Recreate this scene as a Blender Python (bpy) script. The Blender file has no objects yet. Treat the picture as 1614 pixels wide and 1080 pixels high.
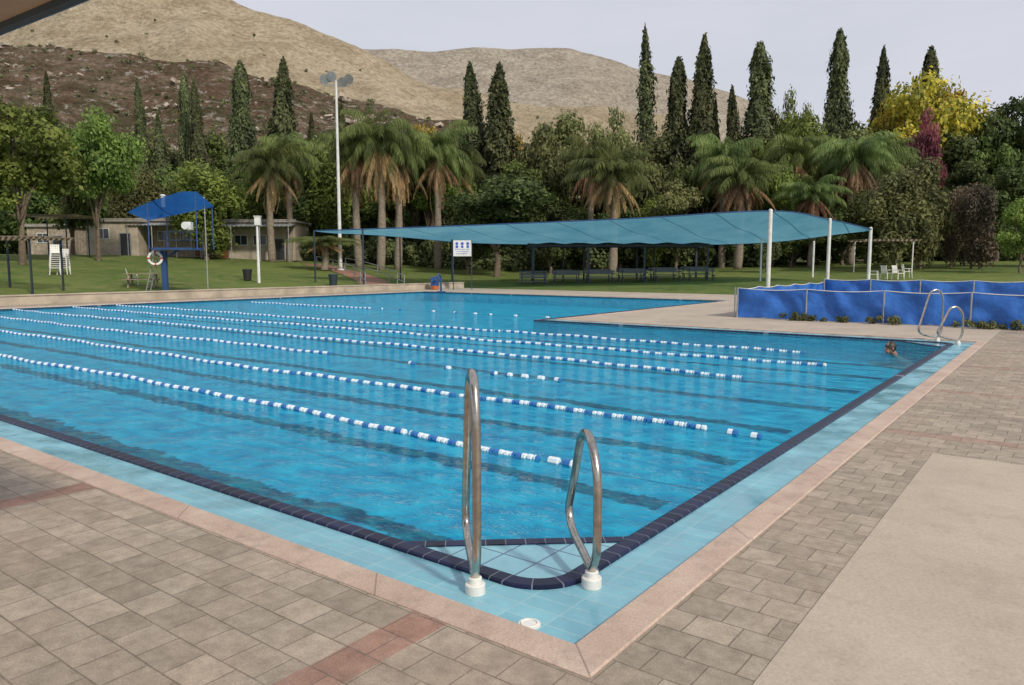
import bpy, math, random
import numpy as np
from mathutils import Vector, Matrix, noise
random.seed(7)
rng = np.random.default_rng(7)
scene = bpy.context.scene
COL = scene.collection
scene.view_settings.view_transform = 'Standard'
scene.view_settings.look = 'None'
scene.view_settings.exposure = 0

# ------------------------------------------------------------ site frame
HEAD = math.radians(37.13)
CH, SH = math.cos(HEAD), math.sin(HEAD)
CAM = Vector((1.70, -2.71, 1.70))
def S(X, Y):
    return (CAM.x + CH*X - SH*Y, CAM.y + SH*X + CH*Y)
def at(b, Y):
    return S(b*Y/1179.0, Y)
def ele(dy, Y):
    return 1.7 + dy*Y/1179.0
def clampf(v, a, b): return max(a, min(b, v))
def g(x, y):
    gl = .075*clampf(-34.2-x, 0, 34)
    gn = .045*clampf(y-38, 0, 45)
    return min(2.6, math.sqrt(gl*gl+gn*gn)) - .03

# ------------------------------------------------------------ materials
def newmat(name):
    m = bpy.data.materials.new(name); m.use_nodes = True
    nt = m.node_tree; nt.nodes.clear()
    out = nt.nodes.new('ShaderNodeOutputMaterial')
    return m, nt, out
def N(nt, t, **kw):
    n = nt.nodes.new(t)
    for k, v in kw.items():
        if k in n.inputs.keys(): n.inputs[k].default_value = v
        else: setattr(n, k, v)
    return n
def c4(c): return (c[0], c[1], c[2], 1)
def mixc(nt, fac, a, b, mode='MIX'):
    n = nt.nodes.new('ShaderNodeMix'); n.data_type = 'RGBA'; n.blend_type = mode
    for sock, val in ((0, fac), (6, a), (7, b)):
        if hasattr(val, 'is_linked') or hasattr(val, 'links'): nt.links.new(val, n.inputs[sock])
        elif sock == 0: n.inputs[0].default_value = val
        else: n.inputs[sock].default_value = c4(val)
    return n.outputs[2]
def math_(nt, op, a, b=None, c=None):
    n = nt.nodes.new('ShaderNodeMath'); n.operation = op
    for i, v in enumerate((a, b, c)):
        if v is None: continue
        if hasattr(v, 'links'): nt.links.new(v, n.inputs[i])
        else: n.inputs[i].default_value = v
    return n.outputs[0]
def ramp(nt, fac, p0, p1, c0=(0,0,0), c1=(1,1,1)):
    r = nt.nodes.new('ShaderNodeValToRGB')
    r.color_ramp.elements[0].position = p0; r.color_ramp.elements[0].color = c4(c0)
    r.color_ramp.elements[1].position = p1; r.color_ramp.elements[1].color = c4(c1)
    nt.links.new(fac, r.inputs[0]); return r.outputs[0]
def noi(nt, vec, scale, detail=4, rough=.55):
    n = N(nt, 'ShaderNodeTexNoise'); n.inputs['Scale'].default_value = scale
    n.inputs['Detail'].default_value = detail; n.inputs['Roughness'].default_value = rough
    if vec is not None: nt.links.new(vec, n.inputs['Vector'])
    return n.outputs['Fac']
def objco(nt): return N(nt, 'ShaderNodeTexCoord').outputs['Object']
def bump(nt, h, strength, dist=.02):
    b = N(nt, 'ShaderNodeBump'); b.inputs['Strength'].default_value = strength
    b.inputs['Distance'].default_value = dist
    nt.links.new(h, b.inputs['Height']); return b.outputs['Normal']

def simple(name, col, rough=.6, metal=0, var=.25, scale=3.0, spec=.5, bmp=.1, col2=None):
    m, nt, out = newmat(name)
    co = objco(nt)
    f = noi(nt, co, scale, 6, .65)
    d = tuple(c*(1-var) for c in col) if col2 is None else col2
    c = mixc(nt, ramp(nt, f, .35, .65), d, tuple(min(1, c*(1+var*.4)) for c in col))
    p = N(nt, 'ShaderNodeBsdfPrincipled'); nt.links.new(c, p.inputs['Base Color'])
    p.inputs['Roughness'].default_value = rough; p.inputs['Metallic'].default_value = metal
    p.inputs['Specular IOR Level'].default_value = spec
    if bmp: nt.links.new(bump(nt, noi(nt, co, scale*8, 4), bmp, .01), p.inputs['Normal'])
    nt.links.new(p.outputs[0], out.inputs[0]); return m

def foliage(name, c1, c2, tr=.3, nscale=.35):
    m, nt, out = newmat(name)
    geo = N(nt, 'ShaderNodeNewGeometry')
    r = geo.outputs['Random Per Island']
    c = mixc(nt, r, c1, c2)
    f = noi(nt, geo.outputs['Position'], nscale, 4)
    c = mixc(nt, 1.0, c, ramp(nt, f, .35, .65, (.62,.66,.6), (1.6,1.5,1.25)), 'MULTIPLY')
    oi = N(nt, 'ShaderNodeObjectInfo')
    hs = N(nt, 'ShaderNodeHueSaturation'); hs.inputs['Saturation'].default_value = .95
    nt.links.new(math_(nt, 'MULTIPLY_ADD', oi.outputs['Random'], .045, .468), hs.inputs['Hue'])
    nt.links.new(math_(nt, 'MULTIPLY_ADD', oi.outputs['Random'], .6, .75), hs.inputs['Value'])
    nt.links.new(c, hs.inputs['Color'])
    p = N(nt, 'ShaderNodeBsdfPrincipled'); p.inputs['Roughness'].default_value = .6
    p.inputs['Specular IOR Level'].default_value = .2
    nt.links.new(hs.outputs[0], p.inputs['Base Color'])
    t = N(nt, 'ShaderNodeBsdfTranslucent'); nt.links.new(hs.outputs[0], t.inputs['Color'])
    mx = N(nt, 'ShaderNodeMixShader'); mx.inputs[0].default_value = tr
    nt.links.new(p.outputs[0], mx.inputs[1]); nt.links.new(t.outputs[0], mx.inputs[2])
    nt.links.new(mx.outputs[0], out.inputs[0]); return m

F_MID = foliage('foliage_mid', (.065,.10,.028), (.13,.18,.052))
F_BRIGHT = foliage('foliage_bright', (.09,.145,.03), (.18,.245,.06), .35)
F_DARK = foliage('foliage_dark', (.042,.074,.026), (.09,.13,.044))
F_OLIVE = foliage('foliage_olive', (.105,.13,.052), (.18,.20,.09))
F_YELLOW = foliage('foliage_yellow', (.15,.17,.03), (.48,.38,.05), .35)
F_PURPLE = foliage('foliage_purple', (.12,.06,.06), (.28,.06,.12))
F_CYP = foliage('foliage_cypress', (.042,.058,.028), (.10,.115,.055), .15)
F_PALM = foliage('foliage_palm', (.075,.12,.035), (.15,.20,.07), .3)
F_DEAD = foliage('foliage_dead', (.17,.11,.06), (.36,.24,.14), .25)
F_TWIG = foliage('foliage_twig', (.08,.065,.045), (.15,.12,.085), .1)
F_SHRUB = foliage('foliage_shrub', (.05,.075,.03), (.11,.13,.055), .15)
F_SCRUB = foliage('foliage_scrub', (.07,.085,.042), (.13,.14,.075), .1, .1)
M_BARK = simple('bark', (.16,.12,.085), .9, var=.4, scale=6, bmp=.5)
M_PALMBARK = simple('palm_bark', (.24,.20,.15), .9, var=.4, scale=8, bmp=.5)

# ------------------------------------------------------------ mesh builder
def set_mesh(name, V, F, uv=None):
    me = bpy.data.meshes.new(name)
    me.from_pydata([tuple(v) for v in V], [], F)
    if uv is not None:
        l = me.uv_layers.new(name='UVMap')
        for poly in me.polygons:
            for li in poly.loop_indices:
                l.data[li].uv = uv[me.loops[li].vertex_index]
    me.update(); return me

def catmull(pts, n=8, closed=False):
    P = [Vector(p) for p in pts]; out = []
    m = len(P)
    rngi = range(m if closed else m-1)
    for i in rngi:
        p0 = P[(i-1) % m] if closed or i > 0 else P[0]*2-P[1]
        p1 = P[i]; p2 = P[(i+1) % m]
        p3 = P[(i+2) % m] if closed or i+2 < m else P[-1]*2-P[-2]
        for j in range(n):
            t = j/n
            out.append(.5*((2*p1)+(p2-p0)*t+(2*p0-5*p1+4*p2-p3)*t*t+(3*p1-p0-3*p2+p3)*t**3))
    if not closed: out.append(P[-1])
    return out

class B:
    def __init__(s): s.v = []; s.f = []
    def add(s, V, F):
        o = len(s.v); s.v += [Vector(v) for v in V]; s.f += [tuple(i+o for i in f) for f in F]
    def box(s, c, d, rz=0, rx=0, ry=0):
        M = Matrix.Rotation(rz, 3, 'Z') @ Matrix.Rotation(ry, 3, 'Y') @ Matrix.Rotation(rx, 3, 'X')
        c = Vector(c)
        V = [c + M @ Vector((sx*d[0]/2, sy*d[1]/2, sz*d[2]/2)) for sz in (-1, 1) for sy in (-1, 1) for sx in (-1, 1)]
        s.add(V, [(0,2,3,1),(4,5,7,6),(0,1,5,4),(2,6,7,3),(0,4,6,2),(1,3,7,5)])
    def tube(s, pts, r, n=10, cap=True, closed=False):
        P = [Vector(p) for p in pts]; m = len(P)
        rs = r if isinstance(r, (list, tuple)) else [r]*m
        t0 = (P[1]-P[0]).normalized()
        a = t0.orthogonal().normalized(); V = []
        for i in range(m):
            if closed: t = (P[(i+1) % m]-P[i-1]).normalized()
            else: t = (P[min(i+1, m-1)]-P[max(i-1, 0)]).normalized()
            a = (a - t*a.dot(t)).normalized(); b = t.cross(a)
            for j in range(n):
                an = 2*math.pi*j/n
                V.append(P[i] + (a*math.cos(an)+b*math.sin(an))*rs[i])
        F = []
        for i in range(m if closed else m-1):
            for j in range(n):
                i2 = (i+1) % m
                F.append((i*n+j, i*n+(j+1) % n, i2*n+(j+1) % n, i2*n+j))
        if cap and not closed:
            F.append(tuple(range(n-1, -1, -1))); F.append(tuple((m-1)*n+j for j in range(n)))
        s.add(V, F)
    def cyl(s, p0, p1, r0, r1=None, n=12):
        s.tube([p0, p1], [r0, r0 if r1 is None else r1], n)
    def sphere(s, c, r, nu=12, nv=8, M=None):
        c = Vector(c); V = []; F = []
        for i in range(nv+1):
            th = math.pi*i/nv
            for j in range(nu):
                ph = 2*math.pi*j/nu
                p = Vector((r[0]*math.sin(th)*math.cos(ph), r[1]*math.sin(th)*math.sin(ph), r[2]*math.cos(th)))
                if M: p = M @ p
                V.append(c+p)
        for i in range(nv):
            for j in range(nu):
                F.append((i*nu+j, (i+1)*nu+j, (i+1)*nu+(j+1) % nu, i*nu+(j+1) % nu))
        s.add(V, F)
    def grid(s, fn, nu, nv):
        V = [fn(i/nu, j/nv) for j in range(nv+1) for i in range(nu+1)]
        F = [(j*(nu+1)+i, j*(nu+1)+i+1, (j+1)*(nu+1)+i+1, (j+1)*(nu+1)+i) for j in range(nv) for i in range(nu)]
        s.add(V, F)
    def obj(s, name, mat, parent=None, smooth=False, bevel=0, uv=None):
        me = set_mesh(name, s.v, s.f, uv)
        me.materials.append(mat)
        if smooth: me.polygons.foreach_set('use_smooth', [True]*len(me.polygons))
        ob = bpy.data.objects.new(name, me); COL.objects.link(ob)
        if parent: ob.parent = parent
        if bevel:
            md = ob.modifiers.new('bevel', 'BEVEL'); md.width = bevel; md.segments = 2; md.limit_method = 'ANGLE'
        return ob

def thing(name, loc, rz=0, label='', cat='', group=None):
    e = bpy.data.objects.new(name, None); COL.objects.link(e)
    e.empty_display_size = .3
    e.location = loc; e.rotation_euler = (0, 0, rz)
    tag(e, label, cat, group); return e
def tag(o, label, cat, group=None):
    if label: o['label'] = label
    if cat: o['category'] = cat
    if group: o['group'] = group
def clone(src, loc, rz=0, scale=(1,1,1), mats=None, label=None, group=None):
    e = src.copy(); COL.objects.link(e)
    e.location = loc; e.rotation_euler = (0, 0, rz); e.scale = scale
    if label: e['label'] = label
    if group: e['group'] = group
    def rec(s, d):
        for ch in list(s.children):
            c = ch.copy(); COL.objects.link(c); c.parent = d
            if mats and ch.name.split('.')[0] in mats:
                c.material_slots[0].link = 'OBJECT'; c.material_slots[0].material = mats[ch.name.split('.')[0]]
            rec(ch, c)
    rec(src, e)
    return e
def structure(o):
    o['kind'] = 'structure'; return o

# ------------------------------------------------------------ world / light / camera
sd = Vector((.961, -.276, 0)).normalized(); EL = math.radians(38)
sundir = Vector((sd.x*math.cos(EL), sd.y*math.cos(EL), math.sin(EL)))
w = bpy.data.worlds.new('World'); scene.world = w; w.use_nodes = True
nt = w.node_tree; nt.nodes.clear()
wo = nt.nodes.new('ShaderNodeOutputWorld'); bg = nt.nodes.new('ShaderNodeBackground')
sky = nt.nodes.new('ShaderNodeTexSky'); sky.sky_type = 'NISHITA'; sky.sun_disc = False
sky.sun_elevation = EL; sky.sun_rotation = math.atan2(sd.x, sd.y)
sky.air_density = 1.0; sky.dust_density = 2.0; sky.ozone_density = 1.5
tc = nt.nodes.new('ShaderNodeTexCoord')
mp = nt.nodes.new('ShaderNodeMapping'); mp.inputs['Scale'].default_value = (1, 1, 4)
nt.links.new(tc.outputs['Generated'], mp.inputs[0])
f = noi(nt, mp.outputs[0], 2.2, 6, .6)
fac = ramp(nt, f, .3, .75, (.80,.80,.80), (1,1,1))
cl = mixc(nt, fac, sky.outputs[0], (6.9, 7.05, 7.75))
nt.links.new(cl, bg.inputs[0]); bg.inputs[1].default_value = .10
nt.links.new(bg.outputs[0], wo.inputs[0])
sl = bpy.data.lights.new('sun', 'SUN'); sl.energy = 3.1; sl.angle = math.radians(4.5); sl.color = (1, .92, .79)
so = bpy.data.objects.new('sun', sl); COL.objects.link(so)
so.rotation_euler = sundir.to_track_quat('Z', 'Y').to_euler()
cd = bpy.data.cameras.new('camera'); co_ = bpy.data.objects.new('camera', cd); COL.objects.link(co_)
co_.location = CAM; co_.rotation_euler = (math.radians(84.0), 0, HEAD)
cd.sensor_width = 36; cd.lens = 26.2; cd.clip_end = 6000; cd.clip_start = .05
scene.camera = co_

# ------------------------------------------------------------ ground
m, nt, out = newmat('grass')
co = objco(nt)
n1 = noi(nt, co, .12, 4); n2 = noi(nt, co, 1.1, 8, .78); n3 = noi(nt, co, 30, 3); n4 = noi(nt, co, .35, 6, .7)
c = mixc(nt, ramp(nt, n1, .35, .65), (.08,.14,.03), (.15,.20,.045))
c = mixc(nt, ramp(nt, n2, .42, .70), c, (.22,.22,.09))
c = mixc(nt, ramp(nt, n4, .52, .68, (0,0,0), (.7,.7,.7)), c, (.065,.115,.028))
c = mixc(nt, 1.0, c, ramp(nt, n3, .3, .7, (.55,.55,.55), (1.2,1.2,1.2)), 'MULTIPLY')
p = N(nt, 'ShaderNodeBsdfPrincipled'); p.inputs['Roughness'].default_value = .9
p.inputs['Specular IOR Level'].default_value = .1
nt.links.new(c, p.inputs['Base Color']); nt.links.new(bump(nt, n3, .8, .06), p.inputs['Normal'])
nt.links.new(p.outputs[0], out.inputs[0]); M_GRASS = m

xs = [-2500,-1500,-900,-500,-300,-200,-150,-120] + list(range(-108,-36,3)) + [-34.2,-33,-31.6,-25,-18,-11.1,-5,.1,6,14,26,40,55,70,90,120,160,250,500,1000,2500]
ys = [-2500,-1000,-400,-150,-60,-30,-14,-6,-.1,5,11,16.65,22,27,31.9,36,38] + list(range(41,86,3)) + [90,100,120,160,220,300,500,900,1500,2500]
V = [(x, y, g(x, y)) for y in ys for x in xs]; F = []
nx = len(xs)
for j in range(len(ys)-1):
    for i in range(nx-1):
        cx, cy = (xs[i]+xs[i+1])/2, (ys[j]+ys[j+1])/2
        if (-31.6 < cx < .1 and -.1 < cy < 16.65) or (-31.6 < cx < -11.1 and 16 < cy < 31.9): continue
        F.append((j*nx+i, j*nx+i+1, (j+1)*nx+i+1, (j+1)*nx+i))
b = B(); b.add(V, F); structure(b.obj('ground', M_GRASS, smooth=True))

# paving
m, nt, out = newmat('pavers')
co = objco(nt)
wob = N(nt, 'ShaderNodeTexNoise'); wob.inputs['Scale'].default_value = 2.5; nt.links.new(co, wob.inputs['Vector'])
wv1 = N(nt, 'ShaderNodeVectorMath'); wv1.operation = 'MULTIPLY_ADD'; nt.links.new(wob.outputs['Color'], wv1.inputs[0]); wv1.inputs[1].default_value = (.022,.022,0); nt.links.new(co, wv1.inputs[2])
cob = wv1.outputs[0]
def pbrick(c1, c2, mo, ms=.0045):
    br = N(nt, 'ShaderNodeTexBrick'); nt.links.new(cob, br.inputs['Vector'])
    br.inputs['Scale'].default_value = 1; br.inputs['Brick Width'].default_value = .225; br.inputs['Row Height'].default_value = .205
    br.inputs['Mortar Size'].default_value = ms; br.inputs['Mortar Smooth'].default_value = .5; br.inputs['Bias'].default_value = .0
    br.inputs['Color1'].default_value = c4(c1); br.inputs['Color2'].default_value = c4(c2); br.inputs['Mortar'].default_value = c4(mo)
    return br
br = pbrick((.30,.255,.20), (.43,.36,.285), (.20,.17,.13))
br2 = pbrick((.27,.13,.10), (.36,.19,.145), (.18,.13,.11))
sx = N(nt, 'ShaderNodeSeparateXYZ'); nt.links.new(co, sx.inputs[0])
X_, Y_ = sx.outputs[0], sx.outputs[1]
b1 = math_(nt, 'LESS_THAN', math_(nt, 'FLOORED_MODULO', math_(nt, 'SUBTRACT', math_(nt, 'MULTIPLY', X_, -1), .585), 3.6), .225)
b1 = math_(nt, 'MULTIPLY', b1, math_(nt, 'LESS_THAN', Y_, 0))
b2 = math_(nt, 'LESS_THAN', math_(nt, 'FLOORED_MODULO', math_(nt, 'SUBTRACT', Y_, 8.61), 3.075), .205)
b2 = math_(nt, 'MULTIPLY', math_(nt, 'MULTIPLY', b2, math_(nt, 'GREATER_THAN', X_, .2)), math_(nt, 'GREATER_THAN', Y_, 5.0))
band = math_(nt, 'ADD', math_(nt, 'MULTIPLY', b1, .85), math_(nt, 'MULTIPLY', b2, .5))
c = mixc(nt, band, br.outputs['Color'], br2.outputs['Color'])
nA = noi(nt, co, .6, 6, .65); nB = noi(nt, co, 9, 7, .72); nC = noi(nt, co, 120, 2)
c = mixc(nt, ramp(nt, nA, .42, .7, (0,0,0), (.6,.6,.6)), c, (.39,.29,.22))
c = mixc(nt, ramp(nt, noi(nt, co, 3.1, 6, .7), .52, .70, (0,0,0), (.4,.4,.4)), c, (.44,.39,.32))
c = mixc(nt, 1.0, c, ramp(nt, nB, .3, .7, (.66,.65,.64), (1.15,1.15,1.15)), 'MULTIPLY')
c = mixc(nt, 1.0, c, ramp(nt, nC, .3, .7, (.78,.78,.78), (1.14,1.14,1.14)), 'MULTIPLY')
wet = ramp(nt, noi(nt, co, .8, 5, .7), .53, .70, (0,0,0), (.5,.5,.5))
c = mixc(nt, wet, c, (.16,.135,.11))
p = N(nt, 'ShaderNodeBsdfPrincipled'); p.inputs['Roughness'].default_value = .75
p.inputs['Specular IOR Level'].default_value = .3
nt.links.new(c, p.inputs['Base Color'])
hh = math_(nt, 'ADD', math_(nt, 'MULTIPLY', br.outputs['Fac'], -1), math_(nt, 'MULTIPLY', nB, .6))
nt.links.new(bump(nt, hh, .65, .007), p.inputs['Normal'])
nt.links.new(p.outputs[0], out.inputs[0]); M_PAVE = m

def rects(name, rs, z, mat):
    b = B()
    for (x0, y0, x1, y1) in rs:
        b.add([(x0,y0,z),(x1,y0,z),(x1,y1,z),(x0,y1,z)], [(0,1,2,3)])
    return b.obj(name, mat)
structure(rects('pavement', [(-45,-14,26,-.2), (.2,-.2,26,20.9), (-33.4,-.2,-31.7,32.0)], 0, M_PAVE))
def concrete(name, ca, cb, stain, sc):
    m, nt, out = newmat(name)
    co = objco(nt)
    c = mixc(nt, ramp(nt, noi(nt, co, sc, 6, .6), .35, .65), ca, cb)
    c = mixc(nt, ramp(nt, noi(nt, co, sc*2.6, 7, .7), .50, .75, (0,0,0), (.7,.7,.7)), c, stain)
    c = mixc(nt, ramp(nt, noi(nt, co, sc*9, 7, .75), .58, .72, (0,0,0), (.35,.35,.35)), c, tuple(v*.7 for v in stain))
    c = mixc(nt, 1.0, c, ramp(nt, noi(nt, co, 70, 3), .3, .7, (.86,.86,.86), (1.08,1.08,1.08)), 'MULTIPLY')
    p = N(nt, 'ShaderNodeBsdfPrincipled'); nt.links.new(c, p.inputs['Base Color']); p.inputs['Roughness'].default_value = .8; p.inputs['Specular IOR Level'].default_value = .25
    nt.links.new(bump(nt, noi(nt, co, 25, 5, .7), .35, .006), p.inputs['Normal'])
    nt.links.new(p.outputs[0], out.inputs[0]); return m
M_CONC = concrete('concrete_deck', (.38,.32,.26), (.47,.40,.32), (.28,.24,.20), .6)
M_CONC2 = concrete('concrete_slab_mat', (.42,.35,.28), (.48,.405,.325), (.335,.275,.215), .9)
structure(rects('concrete_pavement', [(-11.0,16.75,.2,20.9), (-11.0,20.9,26,38), (-33.4,32.0,-11.0,38)], 0, M_CONC))
b = B(); b.box((7.77, 1.4, -.02), (14.04, 6.86, .052)); structure(b.obj('concrete_slab', M_CONC2, bevel=.004))

# ------------------------------------------------------------ pool
def ring(wd, r, z):
    pts = []
    def corner(a0, ccx, ccy):
        for i in range(13):
            a = a0 + (math.pi/2)*i/12
            pts.append(Vector((ccx + r*math.cos(a), ccy + r*math.sin(a), z)))
    corner(-math.pi/2, -wd-r, wd+r)
    corner(0, -wd-r, 16.55-wd-r)
    pts.append(Vector((-11.2-wd, 16.55-wd, z))); pts.append(Vector((-11.2-wd, 31.8-wd, z)))
    pts.append(Vector((-31.5+wd, 31.8-wd, z))); pts.append(Vector((-31.5+wd, wd, z)))
    return pts
def ringmesh(b, rings):
    R = [ring(*q) for q in rings]; n = len(R[0])
    uv = []; V = []
    for k, q in enumerate(R):
        L = 0
        for i in range(n+1):
            V.append(q[i % n])
            if i: L += (R[len(R)//2][i % n]-R[len(R)//2][i-1]).length
            uv.append((L, k))
    F = []
    for k in range(len(R)-1):
        for i in range(n):
            a = k*(n+1)+i
            F.append((a, a+1, a+n+2, a+n+1))
    b.add(V, F); return uv
pool = thing('swimming_pool', (0,0,0), 0, 'tiled outdoor swimming pool with dark blue edge tiles', 'swimming pool')
m, nt, out = newmat('coping_stone')
co = objco(nt)
c = mixc(nt, ramp(nt, noi(nt, co, 1.6, 6, .65), .35, .65), (.43,.31,.25), (.55,.43,.35))
c = mixc(nt, ramp(nt, noi(nt, co, 5, 7, .7), .50, .70, (0,0,0), (.7,.7,.7)), c, (.30,.235,.19))
c = mixc(nt, 1.0, c, ramp(nt, noi(nt, co, 90, 3), .3, .7, (.8,.8,.8), (1.12,1.12,1.12)), 'MULTIPLY')
uvn = N(nt, 'ShaderNodeTexCoord').outputs['UV']; sx = N(nt, 'ShaderNodeSeparateXYZ'); nt.links.new(uvn, sx.inputs[0])
jn = math_(nt, 'LESS_THAN', math_(nt, 'FLOORED_MODULO', sx.outputs[0], 1.9), .012)
c = mixc(nt, math_(nt, 'MULTIPLY', jn, .6), c, (.16,.12,.10))
p = N(nt, 'ShaderNodeBsdfPrincipled'); nt.links.new(c, p.inputs['Base Color']); p.inputs['Roughness'].default_value = .8; p.inputs['Specular IOR Level'].default_value = .3
nt.links.new(bump(nt, noi(nt, co, 22, 5, .7), .5, .008), p.inputs['Normal'])
nt.links.new(p.outputs[0], out.inputs[0]); M_COPE = m
b = B(); uv = ringmesh(b, [(-.2,0,-.02),(-.198,0,.004),(-.19,0,.010),(-.01,0,.010),(-.002,0,.004),(0,0,-.022)]); b.obj('coping', M_COPE, pool, uv=uv)
def tilemat(name, c1, c2, mort, bw, rh, rough, msize=.006):
    m, nt, out = newmat(name)
    co = objco(nt)
    br = N(nt, 'ShaderNodeTexBrick'); nt.links.new(co, br.inputs['Vector']); br.offset = 0
    br.inputs['Scale'].default_value = 1; br.inputs['Brick Width'].default_value = bw; br.inputs['Row Height'].default_value = rh
    br.inputs['Mortar Size'].default_value = msize; br.inputs['Mortar Smooth'].default_value = 0; br.inputs['Color1'].default_value = c4(c1); br.inputs['Color2'].default_value = c4(c2); br.inputs['Mortar'].default_value = c4(mort)
    c = mixc(nt, 1.0, br.outputs['Color'], ramp(nt, noi(nt, co, 2.2, 6, .7), .3, .7, (.66,.72,.77), (1.12,1.10,1.08)), 'MULTIPLY')
    p = N(nt, 'ShaderNodeBsdfPrincipled'); nt.links.new(c, p.inputs['Base Color'])
    nt.links.new(ramp(nt, noi(nt, co, 2.2, 4), .35, .65, (rough*.3,)*3, (rough*1.6,)*3), p.inputs['Roughness'])
    nt.links.new(bump(nt, math_(nt, 'ADD', math_(nt, 'MULTIPLY', br.outputs['Fac'], -1), math_(nt, 'MULTIPLY', noi(nt, co, 6, 3), .5)), .25, .006), p.inputs['Normal'])
    nt.links.new(p.outputs[0], out.inputs[0]); return m
M_GUT = tilemat('gutter_tile', (.18,.42,.51), (.22,.48,.57), (.30,.50,.56), .24, .12, .3, .0045)
b = B(); ringmesh(b, [(0,0,-.022),(.36,.34,-.034)]); b.obj('gutter', M_GUT, pool)
m, nt, out = newmat('edge_tile')
uvn = N(nt, 'ShaderNodeTexCoord').outputs['UV']
sx = N(nt, 'ShaderNodeSeparateXYZ'); nt.links.new(uvn, sx.inputs[0])
fr = math_(nt, 'FRACT', math_(nt, 'MULTIPLY', sx.outputs[0], 1/.125))
gr = math_(nt, 'LESS_THAN', fr, .05)
cell = math_(nt, 'FLOOR', math_(nt, 'MULTIPLY', sx.outputs[0], 1/.125))
wn = N(nt, 'ShaderNodeTexWhiteNoise'); wn.noise_dimensions = '1D'; nt.links.new(cell, wn.inputs['W'])
c = mixc(nt, wn.outputs['Value'], (.005,.008,.028), (.013,.017,.06))
c = mixc(nt, math_(nt, 'GREATER_THAN', wn.outputs['Value'], .975), c, (.20,.19,.22))
c = mixc(nt, gr, c, (.13,.16,.20))
p = N(nt, 'ShaderNodeBsdfPrincipled'); nt.links.new(c, p.inputs['Base Color']); p.inputs['Roughness'].default_value = .35; p.inputs['Specular IOR Level'].default_value = .25
nt.links.new(p.outputs[0], out.inputs[0]); M_EDGE = m
b = B(); uv = ringmesh(b, [(.36,.34,-.034),(.362,.338,-.020),(.375,.325,-.013),(.46,.24,-.013),(.478,.222,-.02),(.48,.22,-.04),(.48,.22,-.11)]); b.obj('edge_tile', M_EDGE, pool, uv=uv)
M_WALL = tilemat('pool_tile', (.08,.42,.60), (.11,.48,.66), (.08,.35,.5), .15, .15, .4)
b = B(); ringmesh(b, [(.482,.218,-.10),(.482,.218,-.60)]); b.obj('basin_wall', M_WALL, pool)
# floor with lane lines
m, nt, out = newmat('pool_floor')
co = objco(nt)
nz = N(nt, 'ShaderNodeTexNoise'); nz.inputs['Scale'].default_value = 1.1; nz.inputs['Detail'].default_value = 3; nt.links.new(co, nz.inputs['Vector'])
sx = N(nt, 'ShaderNodeSeparateXYZ'); nt.links.new(co, sx.inputs[0])
yy = math_(nt, 'ADD', sx.outputs[1], math_(nt, 'MULTIPLY_ADD', nz.outputs['Fac'], .4, -.2))
yy = math_(nt, 'ADD', yy, math_(nt, 'MULTIPLY_ADD', noi(nt, co, 6, 2), .24, -.12))
md = math_(nt, 'FLOORED_MODULO', math_(nt, 'SUBTRACT', yy, .65), 1.98)
dist = math_(nt, 'ABSOLUTE', math_(nt, 'SUBTRACT', md, .99))
st = ramp(nt, dist, .13, .17, (1,1,1), (0,0,0))
lim = math_(nt, 'MULTIPLY', math_(nt, 'LESS_THAN', sx.outputs[0], -1.3), math_(nt, 'LESS_THAN', sx.outputs[1], 16.2))
st = math_(nt, 'MULTIPLY', st, lim)
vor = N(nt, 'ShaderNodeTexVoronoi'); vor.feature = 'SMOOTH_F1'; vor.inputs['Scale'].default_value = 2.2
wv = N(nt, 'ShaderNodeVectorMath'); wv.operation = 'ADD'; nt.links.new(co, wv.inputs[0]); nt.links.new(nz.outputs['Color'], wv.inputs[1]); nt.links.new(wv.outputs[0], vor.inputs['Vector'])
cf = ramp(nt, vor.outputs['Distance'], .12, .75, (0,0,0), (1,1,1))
base = mixc(nt, cf, (.006,.34,.56), (.06,.60,.80))  # mild caustic light painted into the floor colour
c = mixc(nt, st, base, (.002,.012,.028))
p = N(nt, 'ShaderNodeBsdfPrincipled'); nt.links.new(c, p.inputs['Base Color']); p.inputs['Roughness'].default_value = .6
nt.links.new(p.outputs[0], out.inputs[0])
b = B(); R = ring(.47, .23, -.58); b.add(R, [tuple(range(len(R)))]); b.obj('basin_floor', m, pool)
# corner steps
M_STEP = tilemat('step_tile', (.22,.46,.54), (.27,.52,.59), (.08,.14,.24), .24, .24, .2, .006)
def cornerstep(flip):
    def fy(y): return 16.55-y if flip else y
    arc = [(-.475-.225+.225*math.cos(a), .475+.225+.225*math.sin(a)) for a in [(-math.pi/2)*(1-i/6) for i in range(7)]]
    P = [(-1.55,.475)] + arc + [(-.475,1.40)]
    P = [(x, fy(y)) for x, y in P]
    n = len(P); b = B()
    b.add([(x,y,-.038) for x,y in P]+[(x,y,-.58) for x,y in P], [tuple(range(n)), (n-1, 0, n, 2*n-1)])
    b.obj('corner_step', M_STEP, pool)
    b2 = B()
    a0 = Vector((-1.55, fy(.475), 0)); a1 = Vector((-.475, fy(1.40), 0)); d = (a1-a0).normalized()
    nrm = Vector((-d.y, d.x, 0))
    if flip: nrm = -nrm
    L = (a1-a0).length
    o1 = nrm*.02; q = nrm*-.065
    Z = lambda p_, z: p_+Vector((0,0,z))
    V = [Z(a0+o1,-.030), Z(a1+o1,-.030), Z(a1+q,-.030), Z(a0+q,-.030), Z(a0+o1,-.5), Z(a1+o1,-.5), Z(a1+q,-.042), Z(a0+q,-.042)]
    b2.add(V, [(0,1,2,3),(0,4,5,1),(2,6,7,3)])
    uvs = [(0,0),(L,0),(L,1),(0,1),(0,2),(L,2),(L,2),(0,2)]
    b2.obj('step_edge', M_EDGE, pool, uv=uvs)
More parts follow.
